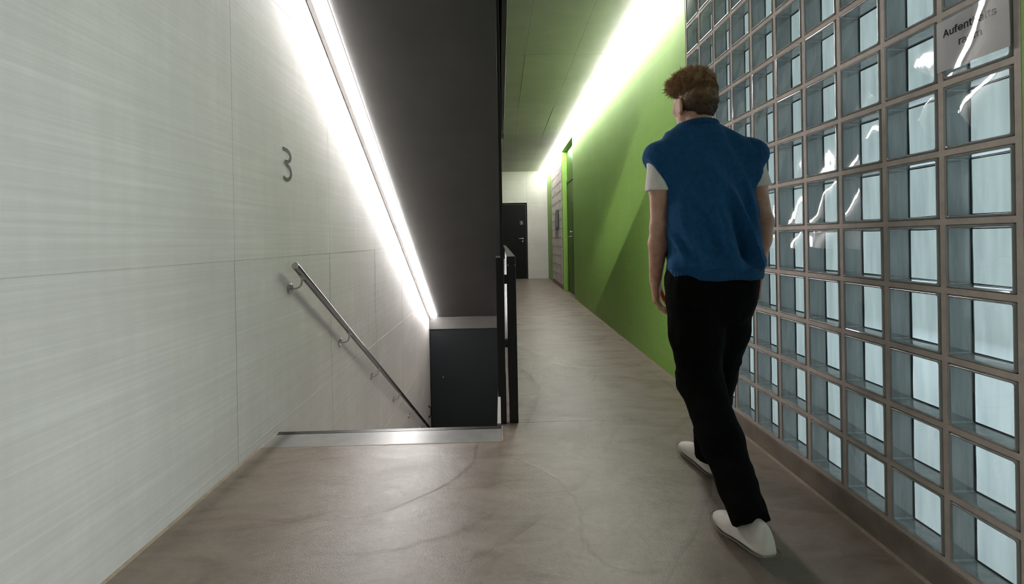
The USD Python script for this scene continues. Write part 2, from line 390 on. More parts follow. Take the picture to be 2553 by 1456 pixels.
# wall at the bottom of the stair: beam over a dark door
p = xf("wall_lower", "end wall with grey concrete beam at the bottom of the stair", "wall", kind="structure")
put("lintel", box(XL - 0.1, 0.0, Y1 - 0.02, Y1 + 0.2, -0.50, soff(Y1) + 0.2, 0.004), M["beam"], p)
put("wall_segment", box(XL - 0.1, 0.1, Y1 + 0.1, Y1 + 0.2, LOW - 0.2, -0.3), M["wall"], p)
put("wall_stairside", box(-0.042, 0.004, YJ + 0.0, Y1 + 0.2, LOW - 0.2, -0.002), M["wall"], label="concrete side wall of the stair well under the corridor floor", cat="wall", kind="structure")
put("landing", box(XL - 0.1, 0.0, 7.3, Y1 + 0.2, LOW - 0.2, LOW), M["floor"], label="lower landing floor at the stair bottom", cat="floor", kind="structure")
# upper floor edge: black fascia over the corridor side of the opening
put("trim_1", box(0.042, 0.090, YS - 0.1, 8.35, CEIL - 0.002, CEIL + 1.1, 0.003), M["black"], label="black steel edge of the upper floor above the stair opening", cat="edge trim", kind="structure")

# tan sealant lines between floor and walls
put("trim_2", cat(prism([(XL, 0.0), (XL + 0.008, 0.0), (XL, 0.010)], "y", YF, 2.545), prism([(XL, 0.0), (XL + 0.007, 0.0), (XL, 0.006)], "y", 2.545, 2.74)), M["sealant"], label="tan sealant line along the left wall", cat="sealant", kind="structure")
put("trim_3", cat(prism([(XR, 0.0), (XR - 0.009, 0.0), (XR, 0.011)], "y", YF, D0), prism([(XR, 0.0), (XR - 0.009, 0.0), (XR, 0.011)], "y", D1, YB)), M["sealant"], label="tan sealant line along the right wall", cat="sealant", kind="structure")
put("trim_4", cat(box(-0.017, -0.008, 2.545, 2.757, -0.01, 0.0015), box(-1.05, -0.017, 2.541, 2.546, -0.01, 0.0008)), M["sealant"], label="tan sealant line round the top step", cat="sealant", kind="structure")
# plinth under the glass blocks
put("baseboard_right", box(XR - 0.001, XR + 0.12, GB0 - 0.012, GB1 + 0.010, -0.05, GZ0 - 0.009, 0.002), M["plinth"], label="brown concrete plinth under the glass block panel", cat="plinth", kind="structure")

# stair flight: 17 risers, first tread is the smooth strip at floor level
p = xf("staircase", "concrete stair going down on the left with smooth grey top step", "staircase", kind="structure")
put("tread", box(XL, -0.017, 2.546, Y0 - 0.0365, -0.06, 0.0, 0.002), M["tread"], p)
put("nosing_strip", box(XL, -0.017, Y0 - 0.036, Y0 + 0.003, -0.05, 0.0006, 0.001), M["black"], p, label="thin black nosing strip on the top step edge")
for k in range(1, 17):
    put("step", box(XL, -0.042, Y0 + (k - 1) * 0.285, Y0 + k * 0.285 + 0.02, -k * 0.175 - 0.25, -k * 0.175, 0.003), M["stepstone"], p)

# room behind the glass blocks
p = xf("wall_room", "pale walls of the room behind the glass blocks", "wall", kind="structure")
RX = 5.0
put("wall_segment", box(RX, RX + 0.1, -3.0, 7.5, 0, 3.1), M["roomwall"], p)
put("wall_segment", box(XR + 0.13, RX, -3.1, -3.0, 0, 3.1), M["roomwall"], p)
put("wall_segment", box(XR + 0.13, RX, 7.5, 7.6, 0, 3.1), M["roomwall"], p)
put("floor_room", box(XR + 0.13, RX + 0.1, -3.1, 7.6, -0.1, 0), M["roomfloor"], label="floor of the room behind the glass blocks", cat="floor", kind="structure")
put("ceiling_room", box(XR + 0.13, RX + 0.1, -3.1, 7.6, 3.05, 3.15), M["ceil"], label="ceiling of the room behind the glass blocks", cat="ceiling", kind="structure")

# ------------------------------------------------------------------ strip lights
def seg_box(x0, x1, z0, z1, ya, yb, slope=None, n=None):
    """A long bar cut into short lengths, level or following the soffit."""
    n = n or max(1, int((yb - ya) / 0.3))
    yy = np.linspace(ya, yb, n + 1)
    V, F = [], []
    for y in yy:
        zz = soff(y) if slope else 0.0
        V += [[x0, y, z0 + zz], [x1, y, z0 + zz], [x1, y, z1 + zz], [x0, y, z1 + zz]]
    for i in range(n):
        for k in range(4):
            a, b = 4 * i + k, 4 * i + (k + 1) % 4
            F += [[a, b, b + 4], [a, b + 4, a + 4]]
    F += [[0, 2, 1], [0, 3, 2], [4 * n, 4 * n + 1, 4 * n + 2], [4 * n, 4 * n + 2, 4 * n + 3]]
    m = trimesh.Trimesh(V, F, process=False)
    if m.volume < 0:
        m.invert()
    return m


p = xf("strip_light", "sloping white strip light along the left wall under the stair", "strip light")
put("diffuser", seg_box(-1.302, -1.200, -0.028, -0.010, YS + 0.02, 8.40, True), M["light"], p)
put("housing", cat(seg_box(-1.302, -1.200, -0.009, 0.05, YS + 0.02, 8.40, True, 4), seg_box(-1.338, -1.303, -0.030, 0.05, YS + 0.02, 8.40, True, 4)), M["alu"], p, label="grey metal channel of the strip light")
p = xf("strip_light", "level white strip light along the ceiling edge above the green wall", "strip light")
put("diffuser", seg_box(1.205, 1.318, CEIL - 0.050, CEIL - 0.006, 3.25, YB - 0.05), M["light2"], p)
put("housing", cat(box(1.207, 1.3185, 3.25, YB - 0.05, CEIL - 0.0055, CEIL - 0.0005), box(1.3185, 1.341, 3.25, YB - 0.05, CEIL - 0.034, CEIL - 0.0005)), M["alu"], p, label="grey metal channel of the strip light")

# ------------------------------------------------------------------ glass block panels
rng = np.random.default_rng(7)
BW = 0.188                                            # face of a block


def rounded(w, r, n=4):
    return np.array(sg.box(-w / 2 + r, -w / 2 + r, w / 2 - r, w / 2 - r).buffer(r, quad_segs=n).exterior.coords)[:-1]


def ring_mesh(profile, closed=True):
    """Sweeps a profile [(width, radius, x)] of rounded squares into a shell; width across, x along the depth."""
    rings = [np.column_stack([np.full(20, x), rounded(w, r)]) for w, r, x in profile]
    n = len(rings[0])
    V = np.concatenate(rings)
    F = []
    m = len(rings)
    for i in range(m if closed else m - 1):
        for k in range(n):
            a, b = i * n + k, i * n + (k + 1) % n
            c, d = ((i + 1) % m) * n + (k + 1) % n, ((i + 1) % m) * n + k
            F += [[a, b, c], [a, c, d]]
    t = trimesh.Trimesh(V, F, process=False)
    if closed and t.volume < 0:
        t.invert()
    return t


frame0 = ring_mesh([(BW, 0.009, 0.006), (BW - 0.003, 0.009, 0.001), (BW - 0.008, 0.008, -0.0015), (BW - 0.014, 0.007, -0.0005), (BW - 0.018, 0.006, 0.004), (BW - 0.018, 0.006, 0.076), (BW, 0.009, 0.080)])
N = 13
gu, gv = np.meshgrid(np.linspace(-1, 1, N), np.linspace(-1, 1, N), indexing="ij")


def pane(w, x, t, bulge, amp, seed):
    """A slightly bowed, uneven sheet with its own thickness."""
    u, v = gu * w / 2, gv * w / 2
    q = np.stack([u * 11, v * 7, np.full_like(u, seed * 3.17)], -1)
    h = -bulge * (1 - gu**2) * (1 - gv**2) + amp * (meshkit.fbm(q, 2, seed % 97) - 0.5) * (1 - gu**4) * (1 - gv**4)
    f = np.stack([x + h, u, v], -1).reshape(-1, 3)
    k = np.stack([np.full_like(u, x + t), u, v], -1).reshape(-1, 3)[[0, N - 1, N * N - 1, N * N - N]]
    F = []
    for i in range(N - 1):
        for j in range(N - 1):
            a = i * N + j
            F += [[a, a + 1, a + N + 1], [a, a + N + 1, a + N]]
    return trimesh.Trimesh(f, F, process=False)


def wavy_ring(w, t, x, seed):
    """Thin dark seam round the rear face, painted for dark refraction, with an uneven inner edge."""
    s = np.linspace(0, 4, 61)[:-1]
    side, a = s.astype(int), (s % 1) * 2 - 1
    out, inn = [], []
    jit = meshkit.noise(np.stack([s * 2.2, np.full_like(s, seed * 1.7), s * 0], -1), seed) * 0.0022 + t
    for k in range(60):
        c = np.array([a[k], -1.0]) if side[k] == 0 else np.array([1.0, a[k]]) if side[k] == 1 else np.array([-a[k], 1.0]) if side[k] == 2 else np.array([-1.0, -a[k]])
        out.append(c * w / 2)
        inn.append(c * (w / 2 - jit[k]))
    out, inn = np.array(out), np.array(inn)
    V = np.concatenate([np.column_stack([np.full(60, x), o]) for o in (out, inn)] + [np.column_stack([np.full(60, x + 0.003), o]) for o in (inn, out)])
    F = []
    for i in range(4):
        for k in range(60):
            A, B = i * 60 + k, i * 60 + (k + 1) % 60
            C, D = ((i + 1) % 4) * 60 + (k + 1) % 60, ((i + 1) % 4) * 60 + k
            F += [[A, B, C], [A, C, D]]
    m = trimesh.Trimesh(V, F, process=False)
    if m.volume < 0:
        m.invert()
    return m


def at(mesh, x, y, z):
    m = mesh.copy()
    m.apply_translation([x, y, z])
    return m


p = xf("glass_block_panel", "large wall panel of square clear glass blocks beside the walking man", "glass block panel", kind="structure")
grid = [box(XR + 0.002, XR + 0.078, GB0 - 0.010, GB1 + 0.010, GZ0 + r * GP - 0.0098, GZ0 + r * GP + 0.0098, 0.002) for r in range(GROWS + 1)]
grid += [box(XR + 0.0022, XR + 0.0778, GB0 + c * GP - 0.0098, GB0 + c * GP + 0.0098, GZ0 - 0.009, GZ0 + GROWS * GP + 0.009, 0.002) for c in range(11)]
put("mortar_grid", cat(*grid), M["mortar"], p, label="brown grey mortar joints between the glass blocks")
for c in range(10):
    for r in range(GROWS):
        y, z, sd = GB0 + (c + 0.5) * GP, GZ0 + (r + 0.5) * GP, c * 31 + r * 7 + 1
        b = put("glass_block", at(frame0, XR, y, z), M["side"], p, smooth=35)
        put("front_pane", at(pane(BW - 0.017, 0.003, 0.005, 0.0012 + 0.0038 * ((sd * 37) % 11) / 10, 0.0036, sd), XR, y, z), M["pane"], b, smooth=True)
        put("back_pane", at(pane(BW - 0.018, 0.074, 0.003, -0.0015, 0.003, sd + 500), XR, y, z), M["backpane"], b, smooth=True)
        put("refraction_ring", at(wavy_ring(BW - 0.019, 0.0022, 0.070, sd), XR, y, z), M["refraction_ring"], b)

p = xf("glass_block_panel", "narrow looking glass block panel at the far end past the green door", "glass block panel", kind="structure")
grid = [box(XR - 0.003, XR + 0.078, H0, H1, GZ0 + r * GP - 0.0098, GZ0 + r * GP + 0.0098) for r in range(14)]
grid += [box(XR - 0.0075, XR + 0.0778, H0 + c * GP - 0.0098, H0 + c * GP + 0.0098, GZ0 - 0.009, GZ0 + 13 * GP + 0.009) for c in range(10)]
put("mortar_grid", cat(*grid), M["mortar"], p, label="brown grey mortar joints between the glass blocks")
M["farblock"] = simple("far_block_glass", (0.40, 0.43, 0.43), 0.12, spec=0.7, noise=0.15, nscale=8)
farb = box(0.001, 0.07, -BW / 2, BW / 2, -BW / 2, BW / 2, 0.008)
for c in range(9):
    for r in range(13):
        put("glass_block", at(farb, XR, H0 + (c + 0.5) * GP, GZ0 + (r + 0.5) * GP), M["farblock"], p)
put("plinth", box(XR - 0.001, XR + 0.12, H0 + 0.001, H1 - 0.001, -0.05, GZ0 - 0.01, 0.002), M["plinth"], p)

# ------------------------------------------------------------------ doors, rails and small things
def rot(m, deg, axis, point=(0, 0, 0)):
    m = m.copy()
    m.apply_transform(trimesh.transformations.rotation_matrix(math.radians(deg), axis, point))
    return m


def cyl(p0, p1, r, n=24):
    return tube([p0, np.add(p0, np.subtract(p1, p0) * 0.5), p1], r, n)


# far black door
p = xf("door_1", "black door with steel lever in the far concrete wall", "door", kind="structure")
DX0, DX1, DZ = -0.17, 0.735, 2.125
put("door_leaf", box(DX0, DX1 - 0.03, YB - 0.006, YB + 0.04, 0.006, DZ - 0.03, 0.002), M["blackdoor"], p)
put("door_frame", cat(box(DX1 - 0.028, DX1, YB - 0.016, YB + 0.06, 0, DZ), box(DX0, DX1 - 0.028, YB - 0.016, YB + 0.06, DZ - 0.028, DZ)), M["black"], p)
put("door_handle", cat(cyl((0.625, YB - 0.006, 1.145), (0.625, YB - 0.055, 1.145), 0.010), tube([(0.632, YB - 0.055, 1.145), (0.60, YB - 0.058, 1.145), (0.505, YB - 0.055, 1.145)], 0.010, 16), cyl((0.625, YB - 0.006, 1.145), (0.625, YB - 0.014, 1.145), 0.026)), M["steel"], p, smooth=35)
put("lock_rosette", cat(cyl((0.622, YB - 0.006, 1.07), (0.622, YB - 0.014, 1.07), 0.026), box(0.618, 0.626, YB - 0.018, YB - 0.013, 1.055, 1.082)), M["steel"], p, smooth=35)

# toilet pictogram on it: white square outline with a standing figure
p = xf("door_sign", "small white outlined figure pictogram on the far black door", "sign")
SX, SZ, SW, SY = 0.595, 1.595, 0.090, YB - 0.008
h = SW / 2
put("sign_frame", cat(box(SX - h, SX + h, SY - 0.002, SY + 0.0015, SZ + h - 0.007, SZ + h), box(SX - h, SX + h, SY - 0.002, SY + 0.0015, SZ - h, SZ - h + 0.007), box(SX - h, SX - h + 0.007, SY - 0.002, SY + 0.0015, SZ - h, SZ + h), box(SX + h - 0.007, SX + h, SY - 0.002, SY + 0.0015, SZ - h, SZ + h)), M["white"], p)
put("figure", cat(cyl((SX, SY + 0.0015, SZ + 0.024), (SX, SY - 0.002, SZ + 0.024), 0.008), prism([(SX - 0.013, SZ + 0.013), (SX + 0.013, SZ + 0.013), (SX + 0.011, SZ - 0.012), (SX + 0.007, SZ - 0.012), (SX + 0.006, SZ - 0.034), (SX - 0.006, SZ - 0.034), (SX - 0.007, SZ - 0.012), (SX - 0.011, SZ - 0.012)], "y", SY - 0.002, SY + 0.0015)), M["white"], p)

# green door in the recess of the right wall
p = xf("door_2", "tall green door set back in the green wall with steel handle plate", "door", kind="structure")
DXF = XR + 0.105
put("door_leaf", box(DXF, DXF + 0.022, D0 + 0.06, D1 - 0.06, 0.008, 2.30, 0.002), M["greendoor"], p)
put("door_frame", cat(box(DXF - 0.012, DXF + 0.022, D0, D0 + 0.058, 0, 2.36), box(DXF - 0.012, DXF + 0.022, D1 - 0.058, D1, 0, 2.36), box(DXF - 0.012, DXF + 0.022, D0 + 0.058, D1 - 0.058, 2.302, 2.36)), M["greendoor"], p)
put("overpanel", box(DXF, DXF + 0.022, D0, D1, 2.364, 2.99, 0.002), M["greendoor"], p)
put("recess_head", box(XR + 0.001, DXF + 0.022, D0, D1, 2.992, CEIL + 0.05), M["green"], p)
hy = D0 + 0.82
put("handle_plate", box(DXF - 0.009, DXF, hy - 0.02, hy + 0.02, 1.0, 1.27, 0.003), M["steel"], p)
put("door_handle", cat(cyl((DXF, hy, 1.16), (DXF - 0.06, hy, 1.16), 0.011), tube([(DXF - 0.06, hy - 0.006, 1.16), (DXF - 0.062, hy + 0.05, 1.16), (DXF - 0.06, hy + 0.14, 1.16)], 0.011, 16)), M["steel"], p, smooth=35)
put("door_knob", cat(cyl((DXF, hy, 1.25), (DXF - 0.03, hy, 1.25), 0.012), rot(trimesh.creation.icosphere(2, 0.020), 0, [0, 0, 1]).apply_translation([DXF - 0.035, hy, 1.25])), M["steel"], p, smooth=35)

# unseen open doorway beside the viewer, added so room daylight reaches the left wall
p = xf("door_4", "unseen open doorway with dark steel frame added to let daylight onto the left wall", "doorway", kind="structure")
put("door_frame", cat(box(XR - 0.012, XR + 0.142, 0.885, 0.921, 0, 2.101), box(XR - 0.012, XR + 0.142, -0.101, -0.065, 0, 2.101), box(XR - 0.012, XR + 0.142, -0.065, 0.885, 2.065, 2.101)), M["black"], p)

# dark door at the foot of the stair
p = xf("door_3", "dark slate door under the grey beam at the stair bottom", "door", kind="structure")
put("door_leaf", box(XL + 0.012, -0.05, Y1 + 0.0, Y1 + 0.045, LOW + 0.008, -0.508, 0.002), M["slate"], p)
put("door_frame", cat(box(XL + 0.001, XL + 0.010, Y1 - 0.01, Y1 + 0.05, LOW, -0.502), box(XL + 0.010, -0.044, Y1 - 0.006, Y1 + 0.05, -0.506, -0.502)), M["black"], p)
put("peephole", cyl((-1.106, Y1 + 0.001, -1.385), (-1.106, Y1 - 0.006, -1.385), 0.008, 12), M["white"], p, label="tiny pale peephole")

# pull handle on the left wall near the foot of the stair
p = xf("pull_handle", "small black bar handle on the left wall at the stair bottom", "handle")
put("grip", tube([(XL + 0.012, 8.22, -1.835), (XL + 0.034, 8.22, -1.86), (XL + 0.037, 8.22, -1.93), (XL + 0.034, 8.22, -2.00), (XL + 0.012, 8.22, -2.025)], 0.007, 12), M["black"], p, smooth=40)
put("base_plate", box(XL, XL + 0.012, 8.205, 8.235, -1.855, -1.815), M["black"], p)
put("base_plate", box(XL, XL + 0.012, 8.205, 8.235, -2.045, -2.005), M["black"], p)

# the floor number: a 3 drawn with a stroke of even width, flat on the wall
def numeral_three(w, h, s):
    """(across, up) outline of an upright 3 with open, squarish bowls."""
    def arc(cx, cy, rx, ry, a0, a1, n=16):
        a = np.radians(np.linspace(a0, a1, n))
        return np.column_stack([cx + rx * np.cos(a), cy + ry * np.sin(a)])
    s2 = s / 2
    top = np.vstack([[(0.0, h - s2)], arc(0.30 * w, h * 0.765, 0.58 * w, h * 0.235 - s2, 90, -90), [(0.17 * w, h * 0.53 + s2)]])
    bot = np.vstack([[(0.17 * w, h * 0.53 + s2)], arc(0.32 * w, h * 0.275, 0.68 * w - s2, h * 0.275 - s2, 78, -90), [(0.20 * w, s2 * 1.25), (0.03 * w, h * 0.115)]])
    return sg.LineString(top).buffer(s2, cap_style="flat").union(sg.LineString(bot).buffer(s2, cap_style="flat"))


g3 = numeral_three(0.118, 0.212, 0.0230)
m = trimesh.creation.extrude_polygon(g3, 0.0012, engine="earcut")
v = np.array(m.vertices)
m = trimesh.Trimesh(np.stack([XL + 0.0012 + v[:, 2], 2.878 + v[:, 0], 1.512 + v[:, 1]], 1), m.faces)
if m.volume < 0:
    m.invert()
put("floor_number", m, M["number"], label="dark numeral 3 printed on the pale concrete wall", cat="number")

# handrail on the left wall
p = xf("handrail", "round steel handrail on brackets sloping down the left wall", "handrail")
RXC, R0, R1 = XL + 0.078, np.array([0, 2.845, 0.985]), np.array([0, 8.05, 0.985 - 0.614 * (8.05 - 2.845)])
a, b = R0.copy(), R1.copy()
a[0] = b[0] = RXC
dirv = (b - a) / np.linalg.norm(b - a)
put("rail", tube([a, a + (b - a) * 0.5, b], 0.0212, 32), M["darksteel"], p, smooth=40)
put("end_cap", tube([a - dirv * 0.006, a - dirv * 0.004, a + dirv * 0.001], [0.0195, 0.0212, 0.0212], 32), M["steel"], p, smooth=30, label="bright round end cap")
for k, yb in enumerate((2.935, 3.81, 4.685, 5.58, 6.46, 7.335)):
    zr = 0.985 - 0.614 * (yb - 2.845)
    zb = zr - 0.095
    br = numbered(p + "/bracket")
    UsdGeom.Xform.Define(stage, br)
    put("arm", tube([(XL + 0.006, yb, zb), (XL + 0.04, yb, zb), (XL + 0.060, yb, zb + 0.006), (XL + 0.072, yb, zb + 0.020), (XL + 0.078, yb, zb + 0.042), (XL + 0.078, yb, zb + 0.072)], 0.0062, 16), M["steel"], br, smooth=40)
    put("rosette", tube([(XL + 0.0005, yb, zb), (XL + 0.006, yb, zb), (XL + 0.009, yb, zb)], [0.034, 0.034, 0.029], 28), M["steel"], br, smooth=30)
    put("saddle", box(XL + 0.066, XL + 0.090, yb - 0.03, yb + 0.03, zb + 0.070, zb + 0.0745).apply_transform(trimesh.transformations.rotation_matrix(-math.atan(0.614), [1, 0, 0], [0, yb, zb + 0.072])), M["steel"], br)

# guard beside the stair opening: flat black steel, plus a triangular screen added to cast the diagonal wall shadow
p = xf("guard_rail", "black flat steel guard seen end on beside the stair opening", "guard rail")
put("guard_panel", box(0.034, 0.088, 2.795, 8.40, 0.0, 1.018, 0.003), M["black"], p)
put("post", box(-0.019, 0.016, 2.785, 2.825, -0.002, 0.30, 0.002), M["black"], p)
put("side_panel", box(-0.034, 0.014, 2.786, 3.10, 0.165, 1.012, 0.002), M["black"], p)
for z0, z1 in ((0.852, 0.905), (0.464, 0.508)):
    put("cross_link", box(0.012, 0.036, 2.79, 2.84, z0, z1), M["black"], p)
for xx in (0.0395, 0.0825):
    put("bolt", cyl((xx, 2.797, 0.965), (xx, 2.790, 0.965), 0.0042, 12), M["steel"], p, label="small bright bolt head")
put("tall_post", box(-0.006, 0.013, 2.800, 2.818, 1.010, CEIL + 0.9, 0.001), M["black"], p, label="slender black post rising to the upper floor edge")
E0 = soff(4.25) - 0.38
for yy in (4.32, 5.2):
    put("shadow_screen_spacer", box(0.013, 0.036, yy, yy + 0.05, 0.94, 1.04), M["black"], p)
put("shadow_screen", prism([(4.25, 1.012), (4.25, E0), (4.25 + (E0 - 1.012) / SL, 1.012)], "x", 0.004, 0.014), M["black"], p, label="thin black screen added to cast the diagonal shadow on the green wall")

# sign in a clear sleeve on the glass blocks
M["sheet"] = simple("sign_paper", (0.80, 0.78, 0.80), 0.6)
M["ink"] = simple("sign_ink", (0.03, 0.03, 0.03), 0.6)
M["sleeve"] = mat("clear_plastic_sleeve", {"g": ("geometry", {}), "n": ("noise_texture", {"scale": 7.0, "detail": 1}), "b": ("bump", {"strength": 0.25, "distance": 0.004}), "f": ("fresnel", {"IOR": 1.5}), "t": ("transparent_bsdf", {"color": (0.95, 0.95, 0.95)}), "s": ("glossy_bsdf", {"color": (1, 1, 1), "roughness": 0.02}), "x": ("mix_closure", {})},
    [("g.position", "n.vector"), ("n.fac", "b.height"), ("b.normal", "s.normal"), ("f.fac", "x.fac"), ("t.BSDF", "x.closure1"), ("s.BSDF", "x.closure2")], surface="x.closure")
SY0, SY1, SZ0, SZ1 = 1.160, 1.368, 1.596, 1.755


def curved_sheet(y0, y1, z0, z1, x, bow, n=16):
    """Sheet facing -X that bows out a little and lifts at one corner."""
    V, F = [], []
    for i in range(n):
        for j in range(n):
            u, w = i / (n - 1), j / (n - 1)
            V.append((x - bow * math.sin(math.pi * u) * (0.35 + 0.65 * w) - 0.004 * max(0, (1 - u) + w - 1.2), y0 + (y1 - y0) * u, z0 + (z1 - z0) * w))
    for i in range(n - 1):
        for j in range(n - 1):
            k = i * n + j
            F += [[k, k + 1, k + n + 1], [k, k + n + 1, k + n]]
    return np.array(V), np.array(F)


def solid_sheet(V, F, t):
    n = int(round(len(V) ** 0.5))
    W = V + np.array([t, 0, 0])
    G = np.vstack([F, F[:, ::-1] + len(V)])
    edge = list(range(0, n)) + [n * i + n - 1 for i in range(1, n)] + [n * (n - 1) + j for j in range(n - 2, -1, -1)] + [n * i for i in range(n - 2, 0, -1)]
    E = []
    for a, b in zip(edge, edge[1:] + edge[:1]):
        E += [[a, a + len(V), b + len(V)], [a, b + len(V), b]]
    m = trimesh.Trimesh(np.vstack([V, W]), np.vstack([G, np.array(E)]), process=False)
    if m.volume < 0:
        m.invert()
    return m


p = xf("room_sign", "printed paper sign in a clear sleeve on the upper glass blocks", "sign")
V, F = curved_sheet(SY0 + 0.004, SY1 - 0.004, SZ0 + 0.006, SZ1 - 0.004, XR - 0.0060, 0.004)
put("sheet", solid_sheet(V, F, 0.0006), M["sheet"], p, smooth=40)
V, F = curved_sheet(SY0, SY1, SZ0, SZ1, XR - 0.0082, 0.004)
fn = trimesh.Trimesh(V, F, process=False)
if fn.face_normals[:, 0].mean() > 0:
    fn.invert()
put("sleeve", fn, M["sleeve"], p, smooth=40)


def lettering(text, height, y_left, z_base, bold):
    """Reads towards -Y (from the far edge to the near edge), as seen from the corridor; follows the sheet's bow."""
    t = meshkit.text_mesh(text, height, 0.0004, bold)
    t = t.subdivide_to_size(0.012) if hasattr(t, "subdivide_to_size") else t
    v = np.array(t.vertices)
    y = y_left - v[:, 0]
    z = z_base + v[:, 1]
    u = (y - SY0 - 0.004) / (SY1 - SY0 - 0.008)
    w = (z - SZ0 - 0.006) / (SZ1 - SZ0 - 0.010)
    x = XR - 0.0060 - 0.004 * np.sin(np.pi * u) * (0.35 + 0.65 * w) - 0.004 * np.maximum(0, (1 - u) + w - 1.2) - 0.0003 - v[:, 2]
    return trimesh.Trimesh(np.stack([x, y, z], 1), t.faces, process=False)


def text_width(text, height, bold):
    return np.ptp(np.array(meshkit.text_mesh(text, height, 0.0004, bold).vertices)[:, 0])


th = 0.0225
k = 0.150 / text_width("Aufenthalts", th, True)
put("lettering", lettering("Aufenthalts", th * k, 1.343, 1.701, True), M["ink"], p)
put("lettering", lettering("raum", th * k, 1.297, 1.661, True), M["ink"], p)

# notice with a blue edge on the far glass block panel
p = xf("notice_sheet", "pale notice with dark blue edge on the far glass blocks", "notice")
M["notice"] = simple("notice_paper", (0.40, 0.41, 0.38), 0.5)
M["blue"] = simple("notice_blue", (0.02, 0.035, 0.09), 0.5)
put("sheet", box(XR - 0.013, XR - 0.0085, 10.56, 11.05, 1.40, 1.80, 0.001), M["notice"], p)
put("band", cat(box(XR - 0.0145, XR - 0.0085, 10.50, 11.05, 1.33, 1.402), box(XR - 0.0145, XR - 0.0085, 10.50, 10.562, 1.402, 1.80)), M["blue"], p)

